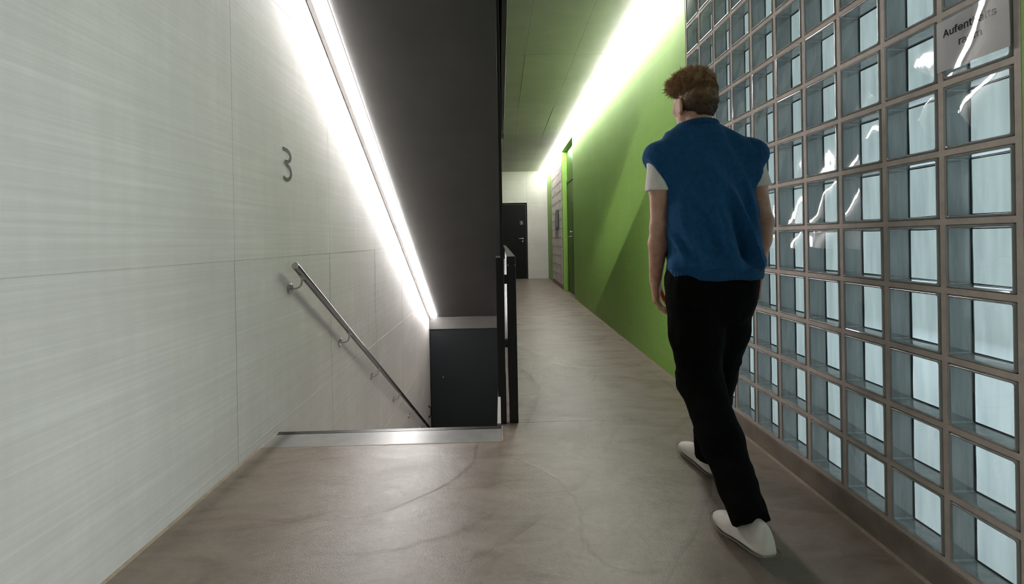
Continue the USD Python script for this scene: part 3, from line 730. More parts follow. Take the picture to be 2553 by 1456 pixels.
# ------------------------------------------------------------------ the walking man
class Field:
    """A distance field on a grid, meshed with surface nets."""

    def __init__(self, lo, hi, h):
        self.lo, self.h = np.array(lo, float), h
        self.n = np.ceil((np.array(hi) - self.lo) / h).astype(int) + 1
        self.d = np.full(self.n, 1.0, np.float32)

    def window(self, lo, hi):
        a = np.clip(np.floor((np.array(lo) - self.lo) / self.h).astype(int), 0, self.n)
        b = np.clip(np.ceil((np.array(hi) - self.lo) / self.h).astype(int) + 1, 0, self.n)
        if (b <= a).any():
            return None, None
        s = tuple(slice(x, y) for x, y in zip(a, b))
        g = np.stack(np.meshgrid(*[self.lo[k] + self.h * np.arange(a[k], b[k]) for k in range(3)], indexing="ij"), -1).astype(np.float32)
        return s, g

    def merge(self, lo, hi, f, k):
        m = 3 * k + 4 * self.h
        s, g = self.window(np.array(lo) - m, np.array(hi) + m)
        if s is None:
            return
        d, e = self.d[s], f(g)
        if k > 0:
            t = np.maximum(k - np.abs(d - e), 0) / k
            self.d[s] = np.minimum(d, e) - t * t * k * 0.25
        else:
            self.d[s] = np.minimum(d, e)

    def cone(self, a, b, ra, rb, k=0.02):
        a, b = np.array(a, float), np.array(b, float)
        r = max(ra, rb)

        def f(g):
            ab = (b - a).astype(np.float32)
            t = np.clip(((g - a.astype(np.float32)) @ ab) / max(ab @ ab, 1e-9), 0, 1)
            return np.linalg.norm(g - a.astype(np.float32) - t[..., None] * ab, axis=-1) - (ra + (rb - ra) * t)
        self.merge(np.minimum(a, b) - r, np.maximum(a, b) + r, f, k)

    def chain(self, pts, rs, k=0.02):
        for i in range(len(pts) - 1):
            self.cone(pts[i], pts[i + 1], rs[i], rs[i + 1], k)

    def ellipsoid(self, c, r, R=None, k=0.02):
        c, r = np.array(c, float), np.array(r, float)
        R = np.eye(3) if R is None else R

        def f(g):
            q = ((g - c) @ R) / r
            l = np.linalg.norm(q, axis=-1)
            m = np.linalg.norm(q / r, axis=-1)
            return (l * (l - 1) / np.maximum(m, 1e-6)).astype(np.float32)
        self.merge(c - r.max(), c + r.max(), f, k)

    def trunk(self, rows, k=0.02, power=2.4):
        """Rows (z, cx, cy, half width, half depth) from low to high."""
        R = np.array(rows, float)

        def f(g):
            z = g[..., 2]
            cx, cy, a, b = (np.interp(z, R[:, 0], R[:, i]) for i in (1, 2, 3, 4))
            q = (np.abs((g[..., 0] - cx) / a) ** power + np.abs((g[..., 1] - cy) / b) ** power) ** (1 / power)
            return np.maximum((q - 1) * np.minimum(a, b), np.maximum(R[0, 0] - z, z - R[-1, 0])).astype(np.float32)
        lo = [(R[:, 1] - R[:, 3]).min(), (R[:, 2] - R[:, 4]).min(), R[0, 0]]
        hi = [(R[:, 1] + R[:, 3]).max(), (R[:, 2] + R[:, 4]).max(), R[-1, 0]]
        self.merge(lo, hi, f, k)

    def cut(self, point, normal, where=None):
        """Removes what lies on the normal's side of the plane (inside the box WHERE)."""
        lo, hi = where if where else (self.lo, self.lo + self.h * (self.n - 1))
        s, g = self.window(lo, hi)
        n = np.array(normal, float)
        n /= np.linalg.norm(n)
        self.d[s] = np.maximum(self.d[s], ((g - np.array(point)) @ n).astype(np.float32))

    def mesh(self, smooth=2):
        d = self.d
        d[0], d[-1], d[:, 0], d[:, -1], d[:, :, 0], d[:, :, -1] = (1.0,) * 6
        ins = d < 0
        c = [ins[i : d.shape[0] - 1 + i, j : d.shape[1] - 1 + j, k : d.shape[2] - 1 + k] for i, j, k in np.ndindex(2, 2, 2)]
        count = sum(x.astype(np.int8) for x in c)
        cell = np.argwhere((count > 0) & (count < 8))
        index = np.full(count.shape, -1, np.int64)
        index[tuple(cell.T)] = np.arange(len(cell))
        acc, num = np.zeros((len(cell), 3)), np.zeros(len(cell))
        for ax in range(3):
            for o in np.ndindex(2, 2):
                p0 = np.insert(np.array(o), ax, 0)
                p1 = np.insert(np.array(o), ax, 1)
                d0, d1 = d[tuple((cell + p0).T)], d[tuple((cell + p1).T)]
                x = (d0 < 0) != (d1 < 0)
                t = np.where(x, d0 / np.where(x, d0 - d1, 1), 0)
                acc += np.where(x[:, None], p0 + t[:, None] * (p1 - p0), 0)
                num += x
        V = self.lo + self.h * (cell + acc / num[:, None])
        F = []
        for ax in range(3):
            u, w = (ax + 1) % 3, (ax + 2) % 3
            a = ins[tuple(slice(0, -1) if k == ax else slice(1, -1) for k in range(3))]
            b = ins[tuple(slice(1, None) if k == ax else slice(1, -1) for k in range(3))]
            e = np.argwhere(a != b)
            flip = a[tuple(e.T)]
            off = np.zeros(3, int); off[u] = 1; off[w] = 1
            e = e + off
            q = []
            for du, dw in ((-1, -1), (0, -1), (0, 0), (-1, 0)):
                s = e.copy(); s[:, u] += du; s[:, w] += dw
                q.append(index[tuple(s.T)])
            q = np.stack(q, 1)
            q[~flip] = q[~flip][:, ::-1]
            F.append(q)
        F = np.concatenate(F)
        F = F[(F >= 0).all(1)]
        m = trimesh.Trimesh(V, np.vstack([F[:, [0, 1, 2]], F[:, [0, 2, 3]]]), process=False)
        m.remove_unreferenced_vertices()
        if smooth:
            e, v = m.edges_unique, np.array(m.vertices)
            deg = np.bincount(e.ravel(), minlength=len(v))[:, None]
            for w in (0.5, -0.52) * smooth:
                a = np.zeros_like(v)
                np.add.at(a, e[:, 0], v[e[:, 1]])
                np.add.at(a, e[:, 1], v[e[:, 0]])
                v = v + w * (a / np.maximum(deg, 1) - v)
            m = trimesh.Trimesh(v, m.faces, process=False)
        if m.volume < 0:
            m.invert()
        return m


def displaced(m, f):
    v, n = np.array(m.vertices), np.array(m.vertex_normals)
    return trimesh.Trimesh(v + n * f(v)[:, None], m.faces, process=False)


rngp = np.random.default_rng(21)
# joints, in place (he walks away along +Y, right leg forward, left heel lifting)
HIP_L, HIP_R = np.array([0.795, 1.90, 0.92]), np.array([0.965, 1.915, 0.92])
KNEE_L, KNEE_R = np.array([0.832, 1.920, 0.500]), np.array([0.962, 2.055, 0.505])
ANK_L, ANK_R = np.array([0.852, 1.600, 0.150]), np.array([0.962, 2.135, 0.105])
SH_L, SH_R = np.array([0.690, 1.950, 1.468]), np.array([1.062, 1.930, 1.468])
EL_L, EL_R = np.array([0.679, 1.945, 1.165]), np.array([1.108, 1.905, 1.175])
WR_L, WR_R = np.array([0.680, 2.010, 0.930]), np.array([1.108, 1.965, 0.945])
HEAD = np.array([0.856, 1.990, 1.708])
hyaw, hpit = math.radians(16), math.radians(6)
HR = np.array([[math.cos(hyaw), -math.sin(hyaw), 0], [math.sin(hyaw), math.cos(hyaw), 0], [0, 0, 1]]) @ np.array([[1, 0, 0], [0, math.cos(hpit), math.sin(hpit)], [0, -math.sin(hpit), math.cos(hpit)]])
hp = lambda *q: HEAD + HR @ np.array(q, float)


def hand(fd, wrist, down, palm, side, curl):
    """Five fingers on a palm. down: from wrist to fingertips, palm: the way the palm faces, side: towards the thumb."""
    down, palm = down / np.linalg.norm(down), palm - down * (palm @ down)
    palm /= np.linalg.norm(palm)
    side = side - down * (side @ down) - palm * (side @ palm)
    side /= np.linalg.norm(side)
    P = lambda s, d, p: wrist + side * s + down * d + palm * p
    for s in (-0.024, -0.008, 0.009, 0.024):
        fd.cone(P(s * 0.6, 0.0, 0), P(s, 0.085, 0.002), 0.017, 0.0135, 0.012)
    lens = ((-0.031, 0.058), (-0.0105, 0.072), (0.0095, 0.077), (0.029, 0.068))
    for i, (s, ln) in enumerate(lens):
        a, q, pts = curl + 0.10 * (3 - i), P(s, 0.088 if 0 < i < 3 else 0.082, 0.002), []
        ang = 0.25 * a
        pts.append(q)
        for seg, bend in ((0.45, 0.55), (0.32, 0.75), (0.26, 0.55)):
            ang += a * bend
            q = q + ln * seg * 1.05 * (down * math.cos(ang) + palm * math.sin(ang) + side * s * 1.2)
            pts.append(q)
        fd.chain(pts, [0.0098, 0.0092, 0.0084, 0.0072], 0.006)
    t0, t1 = P(0.022, 0.022, 0.008), P(0.048, 0.058, 0.018)
    t2 = t1 + 0.034 * (down * 0.93 + side * 0.22 + palm * 0.32)
    t3 = t2 + 0.027 * (down * 0.92 - side * 0.08 + palm * 0.42)
    fd.cone(t0, t1, 0.016, 0.0118, 0.012)
    fd.chain([t1, t2, t3], [0.0112, 0.0102, 0.0082], 0.006)


# body: one continuous skin
B = Field([0.60, 1.55, 0.12], [1.20, 2.20, 1.86], 0.0042)
B.trunk([(0.88, 0.88, 1.91, 0.140, 0.085), (1.05, 0.878, 1.915, 0.120, 0.070), (1.30, 0.875, 1.935, 0.130, 0.075), (1.42, 0.872, 1.945, 0.135, 0.070), (1.50, 0.866, 1.95, 0.11, 0.06)], 0.03)
B.chain([(0.862, 1.948, 1.47), (0.858, 1.962, 1.56), hp(0, -0.025, -0.06)], [0.072, 0.058, 0.055], 0.035)
for s, e, w in ((SH_L, EL_L, WR_L), (SH_R, EL_R, WR_R)):
    B.cone([0.872, 1.945, 1.48], s, 0.05, 0.046, 0.04)
    B.cone(s, s + (e - s) * 0.45, 0.047, 0.044, 0.02)
    B.cone(s + (e - s) * 0.45, e, 0.044, 0.036, 0.02)
    B.cone(e, e + (w - e) * 0.3, 0.037, 0.040, 0.02)
    B.cone(e + (w - e) * 0.3, w, 0.040, 0.0265, 0.015)
hand(B, WR_L + (WR_L - EL_L) * 0.02, np.array([0.05, 0.10, -0.99]), np.array([0.90, -0.40, 0.10]), np.array([0.35, 0.92, 0.1]), 0.42)
hand(B, WR_R + (WR_R - EL_R) * 0.02, np.array([-0.06, 0.18, -0.97]), np.array([-0.95, -0.2, 0.05]), np.array([-0.2, 0.95, 0.1]), 0.5)
for h_, k_, a_ in ((HIP_L, KNEE_L, ANK_L), (HIP_R, KNEE_R, ANK_R)):
    B.chain([h_, k_, a_], [0.070, 0.05, 0.036], 0.03)
# head
B.ellipsoid(hp(0, -0.010, 0.024), (0.075, 0.094, 0.092), HR, 0.02)
B.ellipsoid(hp(0, 0.022, -0.032), (0.062, 0.070, 0.085), HR, 0.03)
for s in (-1, 1):
    B.cone(hp(0.050 * s, 0.012, -0.066), hp(0.014 * s, 0.072, -0.098), 0.018, 0.018, 0.025)
    B.ellipsoid(hp(0.040 * s, 0.062, -0.020), (0.022, 0.018, 0.018), HR, 0.02)            # cheekbone
    B.cone(hp(0.012 * s, 0.086, 0.014), hp(0.045 * s, 0.074, 0.014), 0.0075, 0.007, 0.014)  # brow
    ear = HR @ np.array([[math.cos(0.35 * s), -math.sin(0.35 * s), 0], [math.sin(0.35 * s), math.cos(0.35 * s), 0], [0, 0, 1]])
    B.ellipsoid(hp(0.083 * s, -0.014, -0.026), (0.0085, 0.020, 0.033), ear, 0.008)
    B.ellipsoid(hp(0.077 * s, -0.004, -0.050), (0.0075, 0.011, 0.012), ear, 0.008)
    B.cone(hp(0.085 * s, -0.022, -0.012), hp(0.083 * s, -0.016, -0.042), 0.0045, 0.004, 0.004)
B.chain([hp(0, 0.092, 0.006), hp(0, 0.108, -0.028), hp(0, 0.100, -0.036)], [0.0085, 0.0115, 0.010], 0.012)
B.cone(hp(-0.020, 0.084, -0.064), hp(0.020, 0.084, -0.064), 0.006, 0.006, 0.008)
B.cone(hp(-0.018, 0.084, -0.073), hp(0.018, 0.084, -0.073), 0.0065, 0.0065, 0.006)
B.cone(hp(-0.008, 0.080, -0.098), hp(0.008, 0.080, -0.098), 0.017, 0.017, 0.018)
body = B.mesh(3)
del B

M["skin"] = mat("skin", {"g": ("geometry", {}), "n": ("noise_texture", {"scale": 38.0, "detail": 4}), "r": ("rgb_ramp", {"ramp": [(0.3, (0.47, 0.255, 0.180)), (0.7, (0.60, 0.355, 0.265))]}), "p": ("principled_bsdf", {"roughness": 0.5, "subsurface_weight": 0.12, "subsurface_scale": 0.008, "subsurface_radius": (1.0, 0.35, 0.2)})},
    [("g.position", "n.vector"), ("n.fac", "r.fac"), ("r.color", "p.base_color")])
M["eye"] = simple("eye_white", (0.7, 0.68, 0.65), 0.15)
M["vest"] = mat("blue_knit", {
    "g": ("geometry", {}), "n": ("noise_texture", {"scale": 55.0, "detail": 4}), "r": ("rgb_ramp", {"ramp": [(0.3, (0.0085, 0.064, 0.165)), (0.7, (0.0120, 0.088, 0.222))]}),
    "m": ("mapping", {"scale": (1, 1, 1)}), "w": ("wave_texture", {"wave_type": "bands", "bands_direction": "x", "scale": 85.0, "distortion": 1.2, "detail": 1}), "w2": ("wave_texture", {"wave_type": "bands", "bands_direction": "z", "scale": 95.0, "distortion": 1.2, "detail": 1}),
    "h": ("math", {"math_type": "multiply"}), "b": ("bump", {"strength": 0.45, "distance": 0.002}),
    "p": ("principled_bsdf", {"roughness": 0.85, "specular_ior_level": 0.2, "sheen_weight": 0.15, "sheen_roughness": 0.4, "sheen_tint": (0.35, 0.6, 0.9)})},
    [("g.position", "n.vector"), ("n.fac", "r.fac"), ("r.color", "p.base_color"), ("g.position", "w.vector"), ("g.position", "w2.vector"), ("w.fac", "h.value1"), ("w2.fac", "h.value2"), ("h.value", "b.height"), ("b.normal", "p.normal")])
M["rib"] = mat("blue_rib_knit", {
    "g": ("geometry", {}), "w": ("wave_texture", {"wave_type": "bands", "bands_direction": "x", "scale": 42.0, "distortion": 0.3, "detail": 1}), "r": ("rgb_ramp", {"ramp": [(0.0, (0.0050, 0.048, 0.130)), (1.0, (0.0080, 0.073, 0.190))]}),
    "b": ("bump", {"strength": 0.6, "distance": 0.003}), "p": ("principled_bsdf", {"roughness": 0.85, "specular_ior_level": 0.2, "sheen_weight": 0.12, "sheen_tint": (0.35, 0.6, 0.9)})},
    [("g.position", "w.vector"), ("w.fac", "r.fac"), ("r.color", "p.base_color"), ("w.fac", "b.height"), ("b.normal", "p.normal")])
M["tshirt"] = simple("white_cotton", (0.76, 0.71, 0.67), 0.85, spec=0.2, noise=0.05, nscale=30, bump=0.2, bscale=400)
M["trousers"] = simple("black_trouser_cloth", (0.0028, 0.0027, 0.0027), 0.9, spec=0.08, bump=0.2, bscale=500)
M["shoe"] = simple("white_sneaker_leather", (0.62, 0.57, 0.53), 0.5, noise=0.05, nscale=40)
M["welt"] = simple("grey_welt_line", (0.16, 0.14, 0.125), 0.7)
M["sole"] = simple("white_rubber_sole", (0.60, 0.56, 0.52), 0.6)
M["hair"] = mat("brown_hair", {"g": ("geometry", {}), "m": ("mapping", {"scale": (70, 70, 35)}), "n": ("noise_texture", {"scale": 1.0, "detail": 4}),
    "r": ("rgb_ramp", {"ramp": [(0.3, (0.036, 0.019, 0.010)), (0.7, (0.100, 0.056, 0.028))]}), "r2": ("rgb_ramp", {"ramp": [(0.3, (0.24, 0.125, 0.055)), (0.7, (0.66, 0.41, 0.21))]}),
    "z": ("separate_xyz", {}), "k": ("map_range", {"from_min": 1.675, "from_max": 1.82, "to_min": 0.0, "to_max": 1.0, "clamp": True}), "x": ("mix", {}), "p": ("principled_bsdf", {"roughness": 0.5, "specular_ior_level": 0.4})},  # short sides darker; light on the crown also put into its colour
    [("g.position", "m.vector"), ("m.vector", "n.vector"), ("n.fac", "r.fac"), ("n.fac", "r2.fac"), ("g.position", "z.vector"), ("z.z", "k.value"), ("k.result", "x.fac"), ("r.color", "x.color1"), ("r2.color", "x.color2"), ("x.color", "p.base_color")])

p = xf("person", "man walking away in a blue knitted vest, white T-shirt and black trousers", "person")
put("body", body, M["skin"], p, smooth=True)
for s in (-1, 1):
    e = trimesh.creation.icosphere(2, 0.0115)
    e.apply_translation(hp(0.030 * s, 0.074, -0.002))
    put("eye", e, M["eye"], p, smooth=True)

# t-shirt: body and two short sleeves
T = Field([0.58, 1.78, 0.96], [1.22, 2.10, 1.60], 0.006)
T.trunk([(1.02, 0.884, 1.915, 0.135, 0.080), (1.30, 0.878, 1.938, 0.140, 0.085), (1.44, 0.872, 1.946, 0.145, 0.078), (1.52, 0.866, 1.95, 0.10, 0.055)], 0.03)
for s, e in ((SH_L, EL_L), (SH_R, EL_R)):
    q = s + (e - s) * 0.56
    s = s + np.array([0, 0, -0.02])
    T.cone([0.872, 1.945, 1.47], s, 0.052, 0.054, 0.04)
    T.cone(s, q, 0.054, 0.0625, 0.02)
    d = (e - s) / np.linalg.norm(e - s)
    c = s + (e - s) * 0.47
    T.cut(c, d, (c - [0.075, 0.1, 0.14], c + [0.075, 0.1, 0.06]))
tee = displaced(T.mesh(2), lambda v: 0.006 * (meshkit.fbm(v * [26, 26, 9], 2, 3) - 0.5))
put("tshirt", tee, M["tshirt"], p, smooth=True)

# vest: boxy knit with dropped shoulders, ribbed collar, hem and armholes
VT = Field([0.58, 1.74, 0.93], [1.22, 2.12, 1.64], 0.0055)
VT.trunk([(0.972, 0.892, 1.905, 0.188, 0.122), (0.995, 0.892, 1.905, 0.200, 0.136), (1.03, 0.891, 1.908, 0.199, 0.137), (1.15, 0.891, 1.915, 0.181, 0.130), (1.30, 0.887, 1.935, 0.177, 0.130), (1.40, 0.880, 1.944, 0.180, 0.122), (1.47, 0.872, 1.948, 0.176, 0.105), (1.53, 0.862, 1.952, 0.135, 0.085), (1.575, 0.858, 1.955, 0.098, 0.084), (1.594, 0.857, 1.957, 0.084, 0.078)], 0.03, 2.5)
for sx, tip, neck in ((-1, [0.694, 1.948, 1.458], [0.785, 1.953, 1.535]), (1, [1.064, 1.930, 1.458], [0.937, 1.953, 1.535])):
    q = np.array([0.662 if sx < 0 else 1.094, 1.94, 1.395])
    CP = Field([0.56, 1.74, 1.20], [1.24, 2.12, 1.64], 0.0055)
    CP.lo = VT.lo + np.round((CP.lo - VT.lo) / VT.h) * VT.h
    CP.cone(neck, tip, 0.064, 0.067, 0.0)
    CP.cone(tip, np.add(tip, [-sx * 0.008, 0, -0.12]), 0.067, 0.070, 0.03)
    CP.cut(q, [0.84 * sx, 0, -0.54])
    o_ = np.round((CP.lo - VT.lo) / VT.h).astype(int)
    a_, b_ = np.maximum(o_, 0), np.minimum(o_ + CP.n, VT.n)
    sl, sc = tuple(slice(x, y) for x, y in zip(a_, b_)), tuple(slice(x - o, y - o) for x, y, o in zip(a_, b_, o_))
    d_, e_ = VT.d[sl], CP.d[sc]
    t_ = np.maximum(0.03 - np.abs(d_ - e_), 0) / 0.03
    VT.d[sl] = np.minimum(d_, e_) - t_ * t_ * 0.03 * 0.25
vest = VT.mesh(2)


def folds(v):
    x, y, z = v.T
    low = np.clip((1.50 - z) / 0.45, 0, 1)
    slant = x + 0.28 * (z - 1.25)                      # folds run down to the right
    f = 0.17 - 1.7 * np.abs(meshkit.fbm(np.stack([slant * 13, y * 3, z * 1.9], -1), 2, 11) - 0.5)
    g = meshkit.fbm(np.stack([slant * 34, y * 5, z * 5.0], -1), 2, 5) - 0.5
    w = meshkit.fbm(np.stack([x * 7, y * 7, z * 26], -1), 2, 9) - 0.5
    waist = np.exp(-((z - 1.02) / 0.05) ** 2)
    return (0.100 * f + 0.026 * g) * (0.25 + low) * np.clip((z - 0.965) / 0.09, 0, 1) + 0.014 * waist * w


vs = put("vest", displaced(vest, folds), M["vest"], p, smooth=True)
ang = np.linspace(0, 2 * np.pi, 65)


def loop_tube(c, a, b, tilt, r, stretch=1.0):
    pts = np.stack([c[0] + a * np.cos(ang), c[1] + b * np.sin(ang), c[2] + tilt * np.sin(ang)], 1)
    t = tube(pts, r, 12, caps=False)
    v = np.array(t.vertices)
    base = np.repeat(pts, 12, axis=0)
    v[:, 2] = base[:, 2] + (v[:, 2] - base[:, 2]) * stretch
    return trimesh.Trimesh(v, t.faces, process=False)


put("collar", loop_tube((0.857, 1.957, 1.592), 0.080, 0.075, -0.010, 0.0085, 1.35), M["rib"], vs, smooth=True)
HB = Field([0.64, 1.74, 0.92], [1.14, 2.08, 1.02], 0.005)
HB.trunk([(0.944, 0.892, 1.903, 0.188, 0.121), (0.960, 0.892, 1.904, 0.191, 0.125), (0.988, 0.892, 1.905, 0.192, 0.126)], 0.01, 2.5)
put("hem", displaced(HB.mesh(2), lambda v: 0.012 * (meshkit.fbm(v * [14, 14, 4], 2, 8) - 0.4)), M["rib"], vs, smooth=True)

# trousers: straight black cloth
TR = Field([0.66, 1.54, 0.06], [1.12, 2.28, 1.01], 0.006)
TR.trunk([(0.76, 0.884, 1.915, 0.120, 0.085), (0.84, 0.886, 1.908, 0.162, 0.112), (0.95, 0.892, 1.905, 0.170, 0.114), (0.985, 0.892, 1.905, 0.168, 0.110)], 0.05, 2.5)
for h_, k_, a_, foot in ((HIP_L, KNEE_L, ANK_L, 0.055), (HIP_R, KNEE_R, ANK_R, 0.035)):
    TR.chain([h_, h_ * 0.5 + k_ * 0.5, k_], [0.106, 0.102, 0.089], 0.035)
    d = (a_ - k_) / np.linalg.norm(a_ - k_)
    TR.chain([k_, k_ * 0.5 + a_ * 0.5, a_ + d * 0.12], [0.089, 0.077, 0.060], 0.03)
    c = a_ + d * foot * 0.8
    TR.cut(c, d, (c - [0.1, 0.1, 0.2], c + [0.1, 0.1, 0.09]))
    # the cloth's opening is hollow for a few centimetres


def creases(v):
    x, y, z = v.T
    f = meshkit.fbm(np.stack([x * 12, y * 12, z * 5], -1), 3, 4) - 0.5
    g = meshkit.fbm(np.stack([x * 5, y * 5, z * 30], -1), 2, 6) - 0.5
    knee = np.exp(-((z - 0.52) / 0.12) ** 2) + np.exp(-((z - 0.24) / 0.10) ** 2)
    return 0.022 * f + 0.012 * knee * g


put("trousers", displaced(TR.mesh(2), creases), M["trousers"], p, smooth=True)


# shoes: low white sneakers, toe towards +y, heel at y = 0
def shoe(place, lift):
    ys_ = np.array([0.0, 0.012, 0.035, 0.07, 0.11, 0.15, 0.19, 0.23, 0.262, 0.283, 0.293])
    wd = np.array([0.020, 0.030, 0.0355, 0.036, 0.0365, 0.042, 0.047, 0.047, 0.041, 0.029, 0.012])
    top = np.array([0.098, 0.112, 0.116, 0.114, 0.110, 0.092, 0.076, 0.062, 0.052, 0.044, 0.034])
    a = np.linspace(0, np.pi * 2, 33)[:-1]
    V = []
    for y, w, t in zip(ys_, wd, top):
        ca, sa = np.cos(a), np.sin(a)
        x = w * np.sign(ca) * np.abs(ca) ** 0.75 * np.where(sa > 0, 1 - 0.28 * sa**2 * (t / 0.1), 1)
        z = np.where(sa > 0, 0.028 + (t - 0.028) * np.abs(sa) ** 0.8, 0.028 - 0.012 * np.abs(sa))
        V.append(np.stack([x, np.full_like(x, y), z], 1))
    n = len(a)
    V = np.concatenate(V)
    F = []
    for i in range(len(ys_) - 1):
        for j in range(n):
            A, Bq, C, D = i * n + j, i * n + (j + 1) % n, (i + 1) * n + (j + 1) % n, (i + 1) * n + j
            F += [[A, Bq, C], [A, C, D]]
    V = np.vstack([V, [[0, -0.002, 0.05]], [[0, 0.296, 0.03]]])
    for j in range(n):
        F += [[len(V) - 2, (j + 1) % n, j], [len(V) - 1, (len(ys_) - 1) * n + j, (len(ys_) - 1) * n + (j + 1) % n]]
    upper = trimesh.Trimesh(V, F, process=False)
    if upper.volume < 0:
        upper.invert()
    upper = upper.subdivide_loop(1)
    out = np.vstack([np.column_stack([wd + 0.006, ys_ * 1.012 - 0.004]), np.column_stack([-(wd + 0.006), ys_ * 1.012 - 0.004])[::-1]])
    poly = sg.Polygon(out).buffer(0.004).buffer(-0.002)
    sole = m3.CrossSection([np.array(poly.exterior.coords)[:-1]]).extrude(0.035, 6)
    mm = sole.refine_to_length(0.012).to_mesh()
    sole = trimesh.Trimesh(mm.vert_properties[:, :3], mm.tri_verts, process=False)
    sv = np.array(sole.vertices)
    ctr = np.stack([sv[:, 0] * 0, sv[:, 1] * 0.96 + 0.006], 1)
    edge = np.clip((0.006 - sv[:, 2]) / 0.006, 0, 1) * 0.035 + np.clip((sv[:, 2] - 0.031) / 0.006, 0, 1) * 0.03
    sv[:, 0] *= 1 - edge
    toe = np.clip((sv[:, 1] - 0.235) / 0.06, 0, 1)
    sv[:, 2] += 0.010 * toe**2
    sole.vertices = sv
    parts = {"upper": upper, "sole": sole}
    # welt line, heel tab, laces
    loop = np.array(poly.buffer(0.0012).exterior.coords)
    parts["welt"] = tube(np.column_stack([loop[:, 0], loop[:, 1], 0.0235 + 0.010 * np.clip((loop[:, 1] - 0.235) / 0.06, 0, 1) ** 2]), 0.0019, 8, caps=False)
    hb = trimesh.creation.icosphere(3, 1.0)
    hb.apply_scale([0.017, 0.010, 0.030])
    hb.apply_translation([0, 0.011, 0.080])
    parts["heel_tab"] = hb
    lc = []
    for y in (0.135, 0.155, 0.175, 0.195):
        t = np.interp(y, ys_, top)
        w = np.interp(y, ys_, wd) * 0.55
        s = np.linspace(-1, 1, 9)
        lc.append(tube(np.column_stack([s * w, np.full(9, y), t - 0.002 - 0.012 * s**2 * (w / 0.025)]), 0.0032, 8))
    parts["laces"] = cat(*lc)
    for k, m in parts.items():
        v = np.array(m.vertices)
        if lift:
            # bend at the ball of the foot: the heel comes off the floor
            t = np.clip((0.205 - v[:, 1]) / 0.05, 0, 1)
            th = math.radians(lift) * t
            y, z = v[:, 1] - 0.195, v[:, 2]
            v[:, 1] = np.where(t > 0, y * np.cos(th) + z * np.sin(th), y) + 0.195
            v[:, 2] = np.where(t > 0, -y * np.sin(th) + z * np.cos(th), z)
        m.vertices = v * 1.06
        m.apply_transform(place)
    return parts


def place_at(x, y, yaw):
    m = trimesh.transformations.rotation_matrix(math.radians(yaw), [0, 0, 1])
    m[:3, 3] = [x, y, 0.0008]
    return m


for plc, lift in ((place_at(0.870, 1.475, 6.0), 11.0), (place_at(0.972, 2.080, 6.0), 0.0)):
    parts = shoe(plc, lift)
    sp = numbered(p + "/shoe")
    UsdGeom.Xform.Define(stage, sp)
    put("upper", parts["upper"], M["shoe"], sp, smooth=True)
    put("sole", parts["sole"], M["sole"], sp, smooth=40)
    put("welt", parts["welt"], M["welt"], sp, smooth=True)
    put("heel_tab", parts["heel_tab"], M["shoe"], sp, smooth=True)
    put("laces", parts["laces"], M["sole"], sp, smooth=True)

# hair: short sides, longer swept top
HF = Field(HEAD - [0.13, 0.15, 0.10], HEAD + [0.13, 0.16, 0.17], 0.004)
HF.ellipsoid(hp(0, -0.014, 0.022), (0.081, 0.099, 0.097), HR, 0.01)
HF.ellipsoid(hp(0, -0.036, -0.022), (0.068, 0.068, 0.080), HR, 0.03)
HF.ellipsoid(hp(0.000, -0.004, 0.066), (0.074, 0.088, 0.066), HR, 0.03)
HF.ellipsoid(hp(-0.012, 0.062, 0.088), (0.052, 0.036, 0.034), HR, 0.02)
HF.cut(hp(0, -0.08, -0.088), HR @ np.array([0, 0.30, -1.0]))                       # nape line
for s in (-1, 1):
    HF.cut(hp(0.046 * s, -0.06, -0.070), HR @ np.array([0.75 * s, 0.1, -0.75]), (hp(0, -0.05, -0.05) - 0.11, hp(0, -0.05, -0.05) + [0.11, 0.11, 0.06]))
HF.cut(hp(0, 0.040, 0.040), HR @ np.array([0, 1.0, -1.35]), (HEAD + [-0.14, -0.030, -0.14], HEAD + 0.16))                        # brow line
cap_ = HF.mesh(2)


def tufts(v):
    q = (v - HEAD) @ HR
    f = meshkit.fbm(np.stack([q[:, 0] * 30 - q[:, 1] * 45, q[:, 1] * 24 + q[:, 0] * 16, q[:, 2] * 40], -1), 2, 13) - 0.5
    return np.clip((q[:, 2] + 0.01) / 0.08, 0.35, 1.0) * 0.026 * f


cap_ = displaced(cap_, tufts)
hr_ = put("hair", cap_, M["hair"], p, smooth=True)


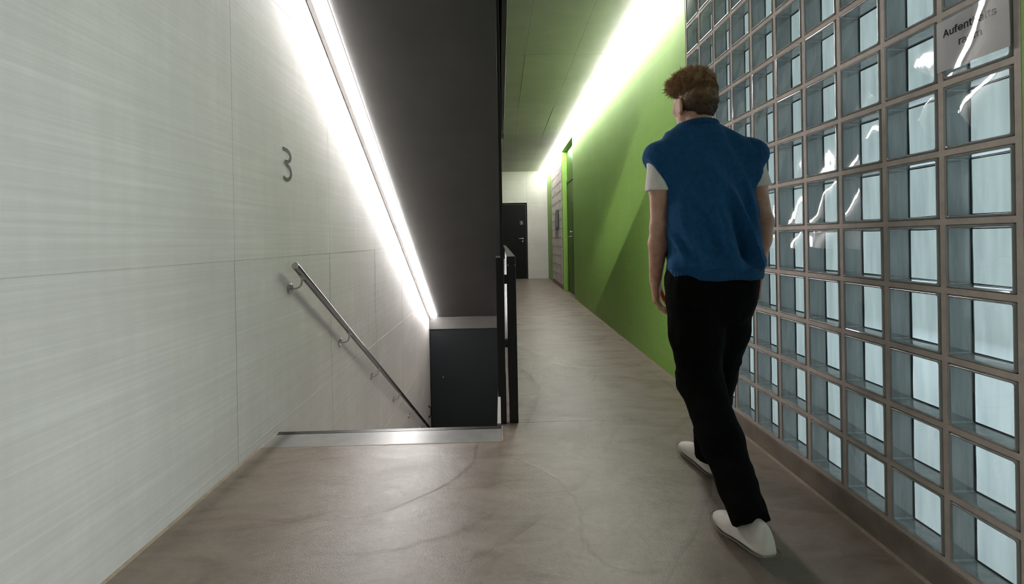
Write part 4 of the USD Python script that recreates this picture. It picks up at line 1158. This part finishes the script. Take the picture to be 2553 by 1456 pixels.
def strands(n, zlo, zhi, length, w, seed):
    r = np.random.default_rng(seed)
    pts, fi = trimesh.sample.sample_surface(cap_, n * 4, seed=seed)
    nr = np.array(cap_.face_normals)[fi]
    q, qn = (pts - HEAD) @ HR, nr @ HR
    keep = np.argwhere((q[:, 2] > zlo) & (q[:, 2] < zhi) & (qn[:, 2] > -0.75))[:n, 0]
    q, qn = q[keep], qn[keep]
    top = np.clip((q[:, 2] - 0.02) / 0.07, 0, 1)[:, None]
    sweep = np.stack([-0.75 - 0.4 * q[:, 0] / 0.08, 0.55 + 0 * q[:, 0], 0.35 + 0 * q[:, 0]], 1)
    down = np.stack([0 * q[:, 0], -0.15 + 0 * q[:, 0], -1 + 0 * q[:, 0]], 1)
    d = top * sweep + (1 - top) * down + 0.30 * r.normal(size=q.shape)
    clump = meshkit.fbm(q * 60, 2, 5)[:, None] - 0.5
    d = d + clump * np.array([0.9, 0.5, 0.6])
    d -= qn * (d * qn).sum(1, keepdims=True) * 0.8
    d /= np.linalg.norm(d, axis=1, keepdims=True)
    L = length * (0.45 + 0.75 * top) * r.uniform(0.6, 1.15, (len(q), 1))
    P, k = [], 5
    for i in range(k):
        t = i / (k - 1)
        P.append(q - qn * 0.002 + d * L * t + qn * (0.012 * top * t + 0.0015))
    P = np.stack(P, 1) @ HR.T + HEAD
    return P, np.tile(np.array([1.0, 1.0, 0.85, 0.6, 0.15]) * w, (len(q), 1))


for nm, args, mt in (("strands", (6000, -0.13, 0.05, 0.026, 0.0013, 3), "hair"), ("strands", (6500, 0.03, 0.30, 0.028, 0.0018, 4), "hair")):
    P, W = strands(*args)
    c = UsdGeom.BasisCurves.Define(stage, numbered(hr_ + "/" + nm))
    c.CreateTypeAttr("linear")
    c.CreateCurveVertexCountsAttr(Vt.IntArray.FromNumpy(np.full(len(P), 5, np.int32)))
    c.CreatePointsAttr(Vt.Vec3fArray.FromNumpy(P.reshape(-1, 3).astype(np.float32)))
    c.CreateWidthsAttr(Vt.FloatArray.FromNumpy(W.ravel().astype(np.float32)))
    c.SetWidthsInterpolation("vertex")
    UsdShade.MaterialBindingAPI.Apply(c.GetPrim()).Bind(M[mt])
